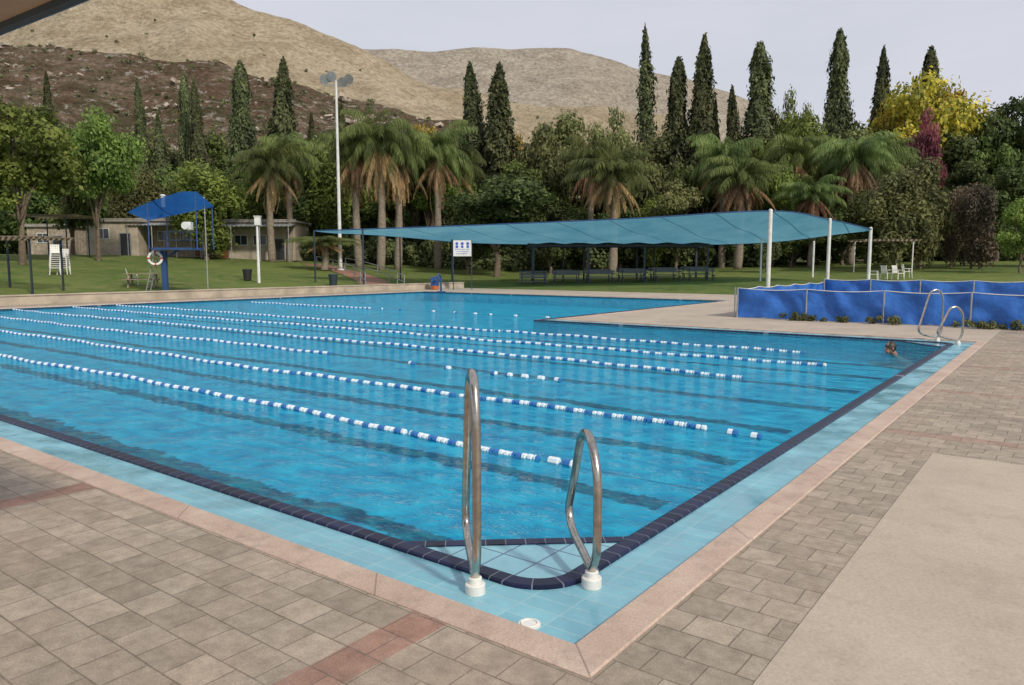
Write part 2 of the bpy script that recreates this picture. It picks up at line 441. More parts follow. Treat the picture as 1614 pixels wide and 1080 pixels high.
cornerstep(False); cornerstep(True)
M_WHITEP = simple('white_plastic', (.70,.69,.65), .4, var=.12, scale=20, bmp=0)
b = B(); b.cyl((-.30,.07,-.03),(-.30,.07,-.018),.055,n=24); b.tube([(-.30+.04*math.cos(a),.07+.04*math.sin(a),-.016) for a in np.linspace(0,2*math.pi,20)[:-1]],.004,6,closed=True); b.obj('drain_cover', M_WHITEP, pool)

# water
m, nt, out = newmat('water')
co = objco(nt)
mp = N(nt, 'ShaderNodeMapping'); mp.inputs['Scale'].default_value = (1, 1.6, 1); mp.inputs['Rotation'].default_value = (0,0,.5); nt.links.new(co, mp.inputs[0])
w1 = noi(nt, mp.outputs[0], .9, 2, .5); w2 = noi(nt, mp.outputs[0], 3.2, 3, .55); w3 = noi(nt, mp.outputs[0], 11, 3, .55)
h = math_(nt, 'ADD', math_(nt, 'MULTIPLY', w1, 1.0), math_(nt, 'ADD', math_(nt, 'MULTIPLY', w2, .65), math_(nt, 'MULTIPLY', w3, .19)))
nrm = bump(nt, h, .95, .13)
fz = N(nt, 'ShaderNodeFresnel'); fz.inputs['IOR'].default_value = 1.33; nt.links.new(nrm, fz.inputs['Normal'])
fac = math_(nt, 'MINIMUM', math_(nt, 'MULTIPLY', fz.outputs[0], .7), .30)
tr = N(nt, 'ShaderNodeBsdfTransparent'); tr.inputs['Color'].default_value = c4((.60,.94,.98))
df = N(nt, 'ShaderNodeBsdfDiffuse'); nt.links.new(nrm, df.inputs['Normal'])
hr = math_(nt, 'ADD', math_(nt, 'MULTIPLY', w2, .6), math_(nt, 'MULTIPLY', w3, .4))
dc = mixc(nt, ramp(nt, hr, .42, .60), (.0,.19,.40), (.015,.52,.74))  # bright and dark of the ripples painted into the diffuse colour
nt.links.new(dc, df.inputs['Color'])
m1 = N(nt, 'ShaderNodeMixShader'); m1.inputs[0].default_value = .30
nt.links.new(tr.outputs[0], m1.inputs[1]); nt.links.new(df.outputs[0], m1.inputs[2])
gl = N(nt, 'ShaderNodeBsdfGlossy'); gl.inputs['Roughness'].default_value = .04; nt.links.new(nrm, gl.inputs['Normal'])
m2 = N(nt, 'ShaderNodeMixShader'); nt.links.new(fac, m2.inputs[0]); nt.links.new(m1.outputs[0], m2.inputs[1]); nt.links.new(gl.outputs[0], m2.inputs[2])
nt.links.new(m2.outputs[0], out.inputs[0])
b = B(); R = ring(.477, .223, -.045); b.add(R, [tuple(range(len(R)))]); structure(b.obj('water', m))

# ------------------------------------------------------------ ladders
M_STEEL = simple('stainless_steel', (.50,.46,.41), .24, 1.0, var=.3, scale=14, bmp=.03)
def ladder(cy, sgn, label):
    e = thing('pool_ladder', (0,0,0), 0, label, 'pool ladder', 'pool corner ladders')
    for base, top, turn in (((-.74,.19), 1.15, .03), ((-.29,.63), .805, .05)):
        D = (Matrix.Rotation(turn*sgn, 3, 'Z') @ Vector((-1, sgn, 0))).normalized()
        bx, by = base; by = cy + sgn*by
        if top > 1:
            P = [(0,.02),(0,.08),(-.05,.16),(-.085,.26),(-.09,.5),(-.085,.86),(-.06,1.0),(.0,1.11),(.09,1.15),(.19,1.12),(.26,1.02),(.34,.74),(.43,.42),(.46,.30),(.44,.21),(.34,.15),(.16,.11),(.02,.085)]
        else:
            P = [(0,.02),(0,.08),(-.05,.15),(-.085,.23),(-.09,.4),(-.085,.55),(-.06,.66),(.02,.765),(.11,.805),(.21,.775),(.27,.69),(.36,.50),(.45,.34),(.475,.27),(.44,.20),(.34,.15),(.16,.115),(.02,.085)]
        pts = catmull([Vector((bx, by, 0)) + D*t + Vector((0,0,z-.02)) for t, z in P], 6)
        b = B(); b.tube(pts, .0235, 14); b.obj('handrail', M_STEEL, e, smooth=True)
        b = B(); b.tube([(bx,by,-.03),(bx,by,.02),(bx,by,.026),(bx,by,.026)],[.054,.054,.048,.03],24)
        b.tube([(bx,by,.026),(bx,by,.055),(bx,by,.06)],[.037,.036,.03],20)
        b.obj('collar', M_WHITEP, e)
    return e
ladder(0, 1, 'bent stainless steel handrails at tiled pool corner')
ladder(16.55, -1, 'bent stainless steel handrails beside blue tarp fence')

# ------------------------------------------------------------ lane ropes
m, nt, out = newmat('float_plastic')
co = objco(nt); sx = N(nt, 'ShaderNodeSeparateXYZ'); nt.links.new(co, sx.inputs[0])
fl = math_(nt, 'FLOORED_MODULO', sx.outputs[0], .26)
c = mixc(nt, math_(nt, 'LESS_THAN', fl, .105), (.66,.74,.78), (.02,.14,.40))
p = N(nt, 'ShaderNodeBsdfPrincipled'); nt.links.new(c, p.inputs['Base Color']); p.inputs['Roughness'].default_value = .35
nt.links.new(p.outputs[0], out.inputs[0]); M_FLOAT = m
M_CORD = simple('cord', (.08,.28,.42), .7, bmp=0)
def floatprof(b, x0, y, z, n=8, L=.052, r=.035):
    xs_ = [x0, x0+.008, x0+L-.008, x0+L]; rs_ = [r*.45, r, r, r*.45]
    b.tube([(q, y, z) for q in xs_], rs_, n)
def lane(y, segs, sparse, x0, x1, label):
    e = thing('lane_rope', (0,y,0), 0, label, 'lane rope', 'floating lane ropes across the pool')
    wob = lambda x: .07*math.sin(x*.45+y*2)+.03*math.sin(x*1.3+y)
    b = B()
    b.tube([(x, wob(x), -.052) for x in np.arange(x0, x1, .5)]+[(x1, wob(x1), -.052)], .006, 6); b.obj('cord', M_CORD, e)
    b = B()
    for (a, c) in segs:
        x = a
        while x < c:
            if random.random() > .012: floatprof(b, x, wob(x)+random.uniform(-.004,.004), -.042 + .009*math.sin(x*3)+.004*random.random())
            x += .065
    for x in sparse: floatprof(b, x, wob(x), -.035, L=.11, r=.042)
    o = b.obj('floats', M_FLOAT, e); o['kind'] = 'stuff'
lab = 'blue and white float lane rope stretched across pool water'
lane(2.72, [(-30.9,-2.1)], [-1.95,-1.8], -31, -.5, lab)
lane(4.66, [(-30.9,-1.35)], [-1.1,-.85], -31, -.5, lab)
lane(6.6, [(-30.9,-9.9)], [-7.6,-6.7,-5.7,-5.4,-5.1,-4.8,-4.5], -31, -.5, 'lane rope with many missing floats on pool water')
lane(8.55, [(-30.9,-2.3)], [], -31, -.5, lab)
lane(10.6, [(-30.9,-1.7)], [], -31, -.5, lab)
lane(12.5, [(-30.9,-2.5)], [], -31, -.5, lab)
lane(17.4, [(-28.5,-20.6)], [-20,-19,-17.3,-16.2,-15.2,-14.5,-13.4,-12.1], -31, -11.7, 'lane rope with sparse single floats on pool water')

# ------------------------------------------------------------ swimmer
M_SKIN = simple('skin', (.30,.15,.10), .5, var=.12, bmp=0)
M_HAIR = simple('hair', (.02,.015,.012), .5, bmp=.3, scale=20)
def swimmer():
    hd = Vector((-1.12, 13.15, .045))
    me = bpy.data.meshes.new('person')
    J = dict(pel=((0,.72,-.42),.11), wst=((0,.55,-.38),.10), chs=((0,.36,-.31),.12), nck0=((0,.2,-.20),.085), nck=((0,.10,-.10),.055), hdb=((0,.03,.0),.075),
             ls=((-.17,.27,-.30),.06), le=((-.30,.05,-.33),.042), lw=((-.22,-.18,-.28),.03), lh=((-.19,-.27,-.26),.032),
             rs=((.17,.27,-.30),.06), re=((.32,.10,-.33),.042), rw=((.26,-.13,-.30),.03), rh=((.24,-.22,-.28),.032),
             lt=((-.1,.82,-.44),.085), lk=((-.18,1.2,-.47),.055), la=((-.14,1.56,-.45),.038), lf=((-.17,1.72,-.46),.032),
             rt=((.1,.82,-.44),.085), rk=((.18,1.18,-.48),.055), ra=((.11,1.54,-.46),.038), rf=((.13,1.70,-.47),.032))
    names = list(J)
    E = [('pel','wst'),('wst','chs'),('chs','nck0'),('nck0','nck'),('nck','hdb'),('chs','ls'),('ls','le'),('le','lw'),('lw','lh'),('chs','rs'),('rs','re'),('re','rw'),('rw','rh'),
         ('pel','lt'),('lt','lk'),('lk','la'),('la','lf'),('pel','rt'),('rt','rk'),('rk','ra'),('ra','rf')]
    me.from_pydata([J[n][0] for n in names], [(names.index(a), names.index(c)) for a, c in E], [])
    ob = bpy.data.objects.new('person_skin', me); COL.objects.link(ob)
    ob.modifiers.new('skin', 'SKIN'); sv = me.skin_vertices[0].data
    for i, n in enumerate(names): sv[i].radius = (J[n][1],)*2
    sv[0].use_root = True
    s = ob.modifiers.new('s', 'SUBSURF'); s.levels = 2
    dg = bpy.context.evaluated_depsgraph_get(); ev = ob.evaluated_get(dg); m2 = ev.to_mesh()
    b = B(); b.add([v.co.copy() for v in m2.vertices], [tuple(p_.vertices) for p_ in m2.polygons])
    ev.to_mesh_clear(); bpy.data.objects.remove(ob)
    b.sphere((0,0,.045), (.075,.095,.115), 20, 14)
    b.sphere((0,-.06,-.02), (.052,.045,.05), 12, 8)
    b.sphere((0,-.1,.03), (.014,.022,.022), 8, 6)
    b.sphere((-.077,.0,.035), (.012,.022,.034), 8, 6); b.sphere((.077,.0,.035), (.012,.022,.034), 8, 6)
    b.sphere((0,-.096,-.015), (.025,.01,.008), 8, 6)
    for (hx, hy, hz) in ((-.19,-.27,-.26),(.24,-.22,-.28)):
        sg = 1 if hx < 0 else -1
        for k in range(4):
            x0 = hx+(k-1.5)*.02
            b.tube([(x0,hy+.02,hz),(x0,hy-.04,hz-.005),(x0,hy-.075+.008*abs(k-1.5),hz-.02)],[.011,.009,.006],6)
        b.tube([(hx+sg*.02,hy+.03,hz),(hx+sg*.05,hy,hz),(hx+sg*.055,hy-.03,hz-.01)],[.012,.010,.007],6)
    e = b.obj('person', M_SKIN, None, smooth=True)
    e.location = hd; e.rotation_euler = (0,0,-.7)
    tag(e, 'swimmer with short dark hair, head above the pool water', 'person')
    h = B()
    def hf(u, v):
        th = v*1.95; ph = u*2*math.pi
        r = 1.09+.03*math.sin(ph*9)*math.sin(th*7)
        p_ = Vector((.078*r*math.sin(th)*math.cos(ph), .098*r*math.sin(th)*math.sin(ph), .118*r*math.cos(th)))
        p_ = Matrix.Rotation(-.55, 3, 'X') @ p_
        return p_ + Vector((0,.012,.050))
    h.grid(hf, 24, 10); h.obj('hair', M_HAIR, e, smooth=True)
    for q in (-.03,.03):
        ey = B(); ey.sphere((q,-.087,.05),(.012,.008,.008),8,6); ey.obj('eye', M_HAIR, e)
swimmer()

# ------------------------------------------------------------ foliage meshes
def leafmesh(name, C, Nn, size, elong=1.6, mat=None, up=0.0, parent=None):
    n = len(C)
    C = np.asarray(C); Nn = np.asarray(Nn)
    Nn = Nn/ (np.linalg.norm(Nn, axis=1, keepdims=True)+1e-9)
    r = rng.normal(size=(n,3)); r[:,2] += up*3
    a = r - Nn*np.sum(r*Nn, axis=1, keepdims=True); a /= np.linalg.norm(a, axis=1, keepdims=True)+1e-9
    b_ = np.cross(Nn, a)
    s = (size*(.6+.8*rng.random(n)))[:,None]
    a = a*s*elong/2; b_ = b_*s/2
    V = np.empty((n,4,3)); V[:,0] = C-a; V[:,1] = C+b_; V[:,2] = C+a; V[:,3] = C-b_
    V = V.reshape(-1,3); Fi = np.arange(4*n, dtype=np.int32)
    me = bpy.data.meshes.new(name)
    me.vertices.add(4*n); me.vertices.foreach_set('co', V.ravel())
    me.loops.add(4*n); me.loops.foreach_set('vertex_index', Fi)
    me.polygons.add(n); me.polygons.foreach_set('loop_start', np.arange(0,4*n,4,dtype=np.int32))
    me.update(calc_edges=True); me.validate()
    if mat: me.materials.append(mat)
    ob = bpy.data.objects.new(name, me); COL.objects.link(ob)
    if parent: ob.parent = parent
    return ob
def sph(n):
    v = rng.normal(size=(n,3)); return v/np.linalg.norm(v,axis=1,keepdims=True)
def crown_pts(nleaf, nclump, R, zc, rz, cr=.34, flat=.7, drop=0):
    d = sph(nclump); rad = rng.random(nclump)**.4*.80
    cc = d*rad[:,None]*np.array([R,R,rz]) + np.array([0,0,zc])
    rr = R*cr*(.5+1.0*rng.random(nclump))
    wgt = rr**2; wgt /= wgt.sum()
    idx = rng.choice(nclump, nleaf, p=wgt)
    dd = sph(nleaf); q = rng.random(nleaf)**.35
    jit = 1+.30*np.sin(dd[:,0]*7+idx)*np.sin(dd[:,1]*6+idx*2)+.12*rng.normal(size=nleaf)
    C = cc[idx] + dd*(rr[idx]*q*jit)[:,None]*np.array([1,1,flat])
    if drop: C[:,2] -= drop*rng.random(nleaf)**2
    Nn = dd*1.0 + rng.normal(size=(nleaf,3))*.6 + np.array([0,0,.35])
    return C, Nn, cc
def broad(name, seed, H=10, R=4, z0=3.0, nleaf=12000, nclump=26, leaf=.20, cr=.32, trunk_r=.20, mat=F_MID, flat=.7, drop=0, limbs=8, elong=1.6, label=''):
    global rng; rng = np.random.default_rng(seed); random.seed(seed)
    e = thing(name, (0,0,-500), 0, label, 'tree')
    zc = (H+z0)/2; rz = (H-z0)/2
    C, Nn, cc = crown_pts(nleaf, nclump, R, zc, rz, cr, flat, drop)
    C[:,2] = np.maximum(C[:,2], .3)
    leafmesh('crown', C, Nn, leaf, elong, mat, parent=e)
    b = B()
    top = zc + rz*.3
    b.tube(catmull([(0,0,-.3),(.1,.05,z0*.5),(-.1,.1,z0),(0,0,top)],4), [trunk_r*(1.25-.95*i/12) for i in range(13)], 8)
    for k in range(limbs):
        q = cc[k % len(cc)]; zs = z0*(.55+.5*random.random())
        mid = Vector((q[0]*.45, q[1]*.45, zs+(q[2]-zs)*.6))
        b.tube(catmull([(0,0,zs), mid, tuple(q)],4), [trunk_r*.5*(1-.8*i/8) for i in range(9)], 6)
    b.obj('trunk', M_BARK, e, smooth=True)
    return e
M_CYPCORE = simple('crown_core', (.03,.032,.02), .95, bmp=.3)
def cypress(name, seed, H=20, R=1.6, nleaf=12000, sparse=False, label='', pw=.5):
    global rng; rng = np.random.default_rng(seed)
    e = thing(name, (0,0,-500), 0, label, 'cypress tree')
    t = rng.random(nleaf)**.85
    ph = rng.random(nleaf)*2*math.pi
    prof = np.minimum(1,(t/.12+.35))*np.clip(1-t,0,1)**pw*(1+.12*np.sin(t*9+seed)+.10*np.sin(t*23+seed*3))
    lob = 1+.20*np.sin(3*ph+t*12+seed)+.16*np.sin(5*ph-t*31)+.10*np.sin(9*ph+t*57)
    if sparse: lob = lob*(.6+.8*np.sin(t*34+ph*2)**2)
    q = .5+.6*rng.random(nleaf)**.7
    r = R*prof*lob*q
    C = np.stack([r*np.cos(ph)+.25*np.sin(t*5+seed)*R*.5*t, r*np.sin(ph), .6+t*(H-.6)+rng.normal(size=nleaf)*.2],1)
    spk = rng.random(nleaf) < .07; C[spk,:2] *= 1.22
    Nn = np.stack([np.cos(ph), np.sin(ph), .35*np.ones(nleaf)],1)+rng.normal(size=(nleaf,3))*.5
    leafmesh('crown', C, Nn, .18 if not sparse else .17, 2.4, F_CYP, up=.7, parent=e)
    b = B()
    zz = np.linspace(-.3,1,9)
    b.tube([(.25*math.sin(max(z,0)*5+seed)*R*.5*max(z,0),0,z*H*.93) for z in zz], [.2]+[R*(.42 if not sparse else .12)*max(.02,(1-z))**.6*min(1,z/.15) + .04 for z in zz[1:]], 8)
    b.obj('trunk', M_CYPCORE, e)  # added dark core closes see-through gaps in the crown, doubles as trunk
    return e
def frond(b, base, az, e0, L, droop, nseg, lf, wid, sag):
    P = [Vector(base)]; el = e0; d = L/nseg
    for i in range(nseg):
        P.append(P[-1]+Vector((math.cos(az)*math.cos(el), math.sin(az)*math.cos(el), math.sin(el)))*d)
        el -= droop/nseg*(.6+.8*i/nseg)
    b.tube(P, [.03*(1-.85*i/nseg) for i in range(nseg+1)], 3, cap=False)
    side = Vector((-math.sin(az), math.cos(az), 0))
    for i in range(2, nseg+1):
        t = i/nseg; ll = lf*(.45+.9*math.sin(math.pi*min(1,t*.85+.1)))
        tg = (P[i]-P[i-1]).normalized()
        for h_ in (0,.33,.66):
            p0 = P[i-1].lerp(P[i], h_)
            for s_ in (-1,1):
                dr = (side*s_*(.8+.3*random.random())+tg*.55+Vector((0,0,-sag*(.6+.8*random.random())))).normalized()
                wv_ = tg*wid*.5
                mid = p0+dr*ll*.5; tip = mid + (dr*.6+Vector((0,0,-sag*1.1))).normalized()*ll*.55
                b.add([p0-wv_*.6, p0+wv_*.6, mid+wv_, mid-wv_, tip],[(0,1,2,3),(3,2,4)])
def palm(name, seed, Ht=8, L=3.2, nf=36, dead=14, label=''):
    random.seed(seed)
    e = thing(name, (0,0,-500), 0, label, 'palm tree')
    b = B(); zz = [i/14 for i in range(15)]
    b.tube([(.15*math.sin(z*3), .1*z, -.2+z*(Ht+.1)) for z in zz], [.22*(1.3-.45*z)+.02*math.sin(z*60) for z in zz], 10)
    b.obj('trunk', M_PALMBARK, e, smooth=True)
    top = Vector((.15*math.sin(3), .1, Ht))
    b = B()
    for k in range(nf):
        t = k/nf
        frond(b, top+Vector((0,0,.25*(1-t))), k*2.399+random.random()*.5, math.radians(84-80*t+random.uniform(-14,14)), L*random.uniform(.7,1.15), math.radians(100+70*random.random()), 11, .75, .06, 1.1)
    b.obj('crown', F_PALM, e)
    b = B()
    for k in range(dead):
        frond(b, top+Vector((0,0,-.25)), k*2.399+1, math.radians(-35-40*random.random()), L*random.uniform(.7,1.25), math.radians(45), 8, .42, .08, 1.2)
    b.obj('dead_fronds', F_DEAD, e)
    return e

PB = [broad('tree', 11, label='round leafy green tree on lawn'),
      broad('tree', 12, H=10, R=3.6, z0=1.6, nclump=32, cr=.28, label='leafy green tree behind the lawn'),
      broad('tree', 13, H=10, R=4.6, z0=3.0, nclump=38, cr=.24, leaf=.19, nleaf=12500, label='airy leafy tree behind the lawn'),
      broad('tree', 14, H=10, R=3.4, z0=1.0, nclump=30, cr=.28, leaf=.16, nleaf=13000, drop=1.2, flat=1.3, elong=2.6, label='weeping leafy tree beside the lawn')]
CYL = 'tall dark green cypress behind the trees'
PCY = [cypress('cypress_tree', 21, label=CYL), cypress('cypress_tree', 22, R=1.5, pw=.6, label=CYL),
       cypress('cypress_tree', 23, R=1.8, pw=.42, label=CYL), cypress('cypress_tree', 24, R=1.6, sparse=True, nleaf=5600, pw=.7, label='thin ragged old cypress with sparse crown')]
PPA = [palm('palm_tree', 31, dead=30, label='palm tree with drooping fronds and brown skirt'), palm('palm_tree', 32, nf=38, dead=14, L=3.4, label='green palm tree with arching drooping fronds')]
protos = PB+PCY+PPA

def tree(kind, b_, Y, ytop, mat=None, wpx=None, label=None):
    x, y = at(b_, Y); z0 = g(x, y)
    h = ele(ytop, Y)-z0
    src = PB[kind]; R0 = [4,3.6,4.6,3.4][kind]
    sz = h/10.2; sx_ = (wpx*Y/1179/2)/(R0*1.02) if wpx else sz
    return clone(src, (x,y,z0), random.random()*6.28, (sx_,sx_,sz), {'crown':mat} if mat else None, label, 'trees around the lawn')
def cyp(k, b_, Y, ytop, wpx, label=None):
    x, y = at(b_, Y); z0 = g(x, y); h = (ele(ytop, Y)-z0)*.965
    R0 = [1.6,1.5,1.8,1.5][k]; s = (wpx*Y/1179/2)/(R0*.95)
    return clone(PCY[k], (x,y,z0), random.random()*6.28, (s,s,h/20), None, label, 'cypress trees')
def pal(k, b_, Y, ycrown, s=1.0):
    x, y = at(b_, Y); z0 = g(x, y); h = ele(ycrown, Y)-z0
    return clone(PPA[k], (x,y,z0), random.random()*6.28, (s,s,h/8), None, None, 'palm trees')
random.seed(5)
for k, b_, Y, t_, w_ in [(1,-712,100,297,34),(0,-574,96,287,26),(1,-545,92,237,30),(2,-504,98,297,30),(0,-487,94,287,28),(2,-417,90,314,48),(0,-352,88,319,50),(1,-262,95,250,40),(1,-310,95,235,30),
    (0,-62,86,312,48),(0,-20,84,312,58),(3,205,88,366,46),(2,256,86,320,48),(0,293,85,355,50),(1,315,90,257,28),(0,340,92,277,32),(2,378,86,342,60),(2,500,88,362,50),(0,568,90,337,38),(2,640,92,335,46),(1,742,95,230,30),(1,618,92,290,40)]:
    cyp(k, b_, Y, t_, w_)
for k, b_, Y, t_, s in [(1,-377,72,150,1.35),(1,-350,74,165,1.2),(0,-240,70,175,1.35),(0,-207,69,190,1.45),(0,-180,71,170,1.4),(1,-117,74,170,1.4),(1,-85,78,150,1.2),(0,158,68,140,1.5),(0,120,75,160,1.2),
    (0,355,70,135,1.5),(1,330,74,160,1.3),(1,440,76,165,1.3),(0,533,72,165,1.45),(1,560,74,150,1.4),(0,470,70,110,1.2)]:
    pal(k, b_, Y, t_, s)
x,y = at(-296,64); clone(PPA[1], (x,y,g(x,y)), 1.0, (1.2,1.2,.30), None, 'low young date palm with arching grey-green fronds', 'palm trees')
T = [ (0,-770,52,262,F_BRIGHT,200),(1,-860,50,240,F_BRIGHT,170),(2,-650,60,250,F_BRIGHT,150),(1,-690,66,225,F_MID,120),(3,-590,74,180,F_OLIVE,90),(3,-480,69,175,F_BRIGHT,130),
  (1,-520,84,150,F_OLIVE,110),(1,-420,82,185,F_MID,120),(0,-300,84,215,F_MID,130),(3,-270,80,205,F_BRIGHT,110),(1,-600,90,195,F_MID,110),(2,-440,90,130,F_DARK,140),
  (2,-150,86,218,F_YELLOW,150),(0,-95,88,200,F_YELLOW,110),(2,15,90,205,F_YELLOW,70),(0,-130,78,190,F_BRIGHT,130),(1,-190,86,222,F_YELLOW,90),
  (1,85,84,252,F_OLIVE,140),(0,60,82,225,F_OLIVE,110),(2,150,86,245,F_OLIVE,90),(0,-25,66,150,F_DARK,200),(1,-70,68,110,F_DARK,100),(1,60,70,100,F_DARK,90),
  (1,258,70,140,F_OLIVE,90),(3,225,74,120,F_BRIGHT,80),(0,300,80,200,F_MID,130),(2,340,82,195,F_MID,120),(1,230,84,215,F_OLIVE,120),(0,180,82,195,F_OLIVE,100),
  (0,430,80,248,F_BRIGHT,130),(2,432,86,275,F_BRIGHT,70),(1,470,84,215,F_BRIGHT,110),(0,410,74,170,F_BRIGHT,90),(1,400,78,160,F_DARK,120),
  (2,620,88,300,F_YELLOW,200),(0,580,90,278,F_YELLOW,110),(0,660,92,288,F_YELLOW,120),(1,540,82,225,F_OLIVE,130),(0,600,82,215,F_MID,140),(1,690,84,225,F_DARK,140),
  (0,775,84,275,F_DARK,120),(1,820,82,265,F_MID,120),(0,740,84,215,F_MID,120),(3,600,60,165,F_OLIVE,120),(3,640,62,185,F_OLIVE,110),(1,700,76,170,F_DARK,120),(1,760,72,160,F_DARK,120),
  (3,560,66,130,F_MID,90),(1,800,54,112,F_BRIGHT,70),(0,500,76,150,F_BRIGHT,110),(1,860,60,190,F_DARK,120),(2,0,88,150,F_MID,180),(1,110,84,150,F_MID,160),(1,300,84,130,F_MID,160),
  (1,-20,84,140,F_DARK,160),(1,480,84,120,F_MID,160),(1,-230,84,140,F_MID,140),(3,-340,80,120,F_MID,110),
  (1,-370,88,200,F_OLIVE,120),(1,15,80,170,F_MID,110),(1,370,84,210,F_OLIVE,110),(1,260,90,225,F_MID,110),(1,510,88,235,F_MID,110),(1,345,74,95,F_DARK,100),(1,440,72,90,F_MID,100),(1,520,72,95,F_DARK,100),
  (1,170,76,95,F_DARK,110),(1,110,78,95,F_MID,100),(3,400,64,70,F_OLIVE,50),
  (3,-400,78,165,F_BRIGHT,80),(1,-640,100,235,F_MID,110),(1,-760,100,250,F_MID,120),(2,-560,104,215,F_OLIVE,110),(1,-470,104,215,F_MID,110),(1,-320,100,210,F_MID,110)]
for k, b_, Y, t_, mt, w_ in T: tree(k, b_, Y, t_, mt, w_)
BL = 'tree with dull purple bougainvillea flowers'
x, y = at(645, 80); z0 = g(x, y)
clone(PB[2], (x,y,z0), 2, (.48,.48,(ele(248,80)-z0)/10.3), {'crown':F_PURPLE}, BL, 'trees around the lawn')
for b_ in (712,735,690,722):
    x, y = at(b_, 60+b_%7); z0 = g(x, y)
    clone(PB[3], (x,y,z0), b_, (.5,.5,.74), {'crown':F_TWIG}, 'dry brown leafless thicket of thin stems', 'trees around the lawn')
for p_ in protos:
    for ch in list(p_.children): bpy.data.objects.remove(ch)
    bpy.data.objects.remove(p_)

rng = np.random.default_rng(3); random.seed(3)
def under(name, items, nper, leaf, mat, label, flat=.8):
    Cs, Ns = [], []
    for (x, y, z, r) in items:
        d = sph(nper); q = rng.random(nper)**.35
        Cs.append(np.array([x,y,z]) + d*(r*q)[:,None]*np.array([1,1,flat])); Ns.append(d+rng.normal(size=(nper,3))*.5+np.array([0,0,.3]))
    o = leafmesh(name, np.concatenate(Cs), np.concatenate(Ns), leaf, 1.6, mat)
    o['kind'] = 'stuff'; o['label'] = label; o['category'] = 'plants'; return o
it = []
for i in range(420):
    b_ = -1000+2000*random.random(); Y = random.uniform(84,100); x, y = at(b_, Y); zz_ = g(x,y)
    it.append((x,y,zz_+random.uniform(1,9),random.uniform(1.6,3.0)))
under('woodland', it, 320, .36, F_MID, 'dense dark green woodland behind the lawn')
it = []
for i in range(260):
    b_ = -90+1030*random.random(); Y = random.uniform(74,80); x, y = at(b_, Y); zz_ = g(x,y)
    it.append((x,y,zz_+random.uniform(.2,3.2),random.uniform(.7,1.6)))
for i in range(70):
    b_ = -340+280*random.random(); Y = random.uniform(76,80); x, y = at(b_, Y); zz_ = g(x,y)
    it.append((x,y,zz_+random.uniform(.2,2.2),random.uniform(.7,1.3)))
under('shrubbery', it, 220, .24, F_SHRUB, 'low dark shrubs along the edge of the lawn')

# ------------------------------------------------------------ hills
def hill(name, sky_pts, Y0, Yr, Y1, mat, rough, nu=320, nv=64, gull=1.0):
    bs = [p_[0] for p_ in sky_pts]; hs = [p_[1] for p_ in sky_pts]
    V = []
    b0, b1_ = bs[0], bs[-1]
    for j in range(nv+1):
        v = j/nv
        Y = Y0+(Y1-Y0)*v
        for i in range(nu+1):
            bb = b0+(b1_-b0)*i/nu
            T_ = np.interp(bb, bs, hs)/1179
            hz = T_*Yr
            if Y <= Yr: s = ((Y-Y0)/(Yr-Y0)); q = s**1.15
            else: s = 1; q = max(0, 1-((Y-Yr)/(Y1-Yr))**1.5)
            x, y = S(bb*Y/1179, Y)
            k = 300/Yr
            nn = noise.fractal(Vector((x, y, 0))*.012*k, .8, 2.1, 7)
            rd = abs(noise.noise(Vector((x*.016*k+5, y*.008*k, 3))))+.5*abs(noise.noise(Vector((x*.04*k, y*.02*k, 9))))
            z = 1.5 + hz*q + (nn*rough - rd*rough*2.6*gull + rough*.4)*min(1, s*4)*(1-.68*s if Y < Yr else .32)
            V.append((x, y, z))
    n = nu+1
    F = [(j*n+i, j*n+i+1, (j+1)*n+i+1, (j+1)*n+i) for j in range(nv) for i in range(nu)]
    b = B(); b.v = [Vector(v) for v in V]; b.f = F
    return structure(b.obj(name, mat, smooth=True)), V
def hillmat(name, ca, cb, cc, cd_, s1, s2, rocky=.5, spot=.55, dist=6, green=None):
    m, nt, out = newmat(name)
    pos = N(nt, 'ShaderNodeNewGeometry').outputs['Position']
    mp = N(nt, 'ShaderNodeMapping'); mp.inputs['Scale'].default_value = (1,1,2.2); nt.links.new(pos, mp.inputs[0])
    a = noi(nt, mp.outputs[0], s1, 6, .6); d = noi(nt, mp.outputs[0], s2, 9, .78); e = noi(nt, pos, s2*4, 5, .75)
    c = mixc(nt, ramp(nt, a, .40, .60), ca, cb)
    c = mixc(nt, ramp(nt, d, .46, .58), c, cc)
    if green:
        sz = N(nt, 'ShaderNodeSeparateXYZ'); nt.links.new(pos, sz.inputs[0])
        lowf = ramp(nt, math_(nt, 'MULTIPLY', sz.outputs[2], .01), .28, .75, (1,1,1), (.4,.4,.4))
        c = mixc(nt, math_(nt, 'MULTIPLY', lowf, ramp(nt, noi(nt, mp.outputs[0], s2*1.7, 8, .8), .46, .53)), c, green)
    c = mixc(nt, ramp(nt, e, spot, spot+.04), c, cd_)
    c = mixc(nt, 1.0, c, ramp(nt, noi(nt, pos, s2*9, 5, .75), .35, .65, (.62,.62,.62), (1.2,1.2,1.2)), 'MULTIPLY')
    p = N(nt, 'ShaderNodeBsdfPrincipled'); p.inputs['Roughness'].default_value = 1; p.inputs['Specular IOR Level'].default_value = 0
    nt.links.new(c, p.inputs['Base Color']); nt.links.new(bump(nt, math_(nt,'ADD',d,math_(nt,'MULTIPLY',e,.6)), rocky, dist), p.inputs['Normal'])
    nt.links.new(p.outputs[0], out.inputs[0]); return m
MH1 = hillmat('scrub_slope', (.26,.175,.125), (.38,.285,.21), (.19,.125,.085), (.54,.49,.42), .02, .06, 1, .57, 9, (.11,.12,.06))
MH2 = hillmat('straw_slope', (.46,.385,.265), (.54,.455,.33), (.39,.315,.215), (.26,.245,.165), .008, .03, .8, .61, 12)
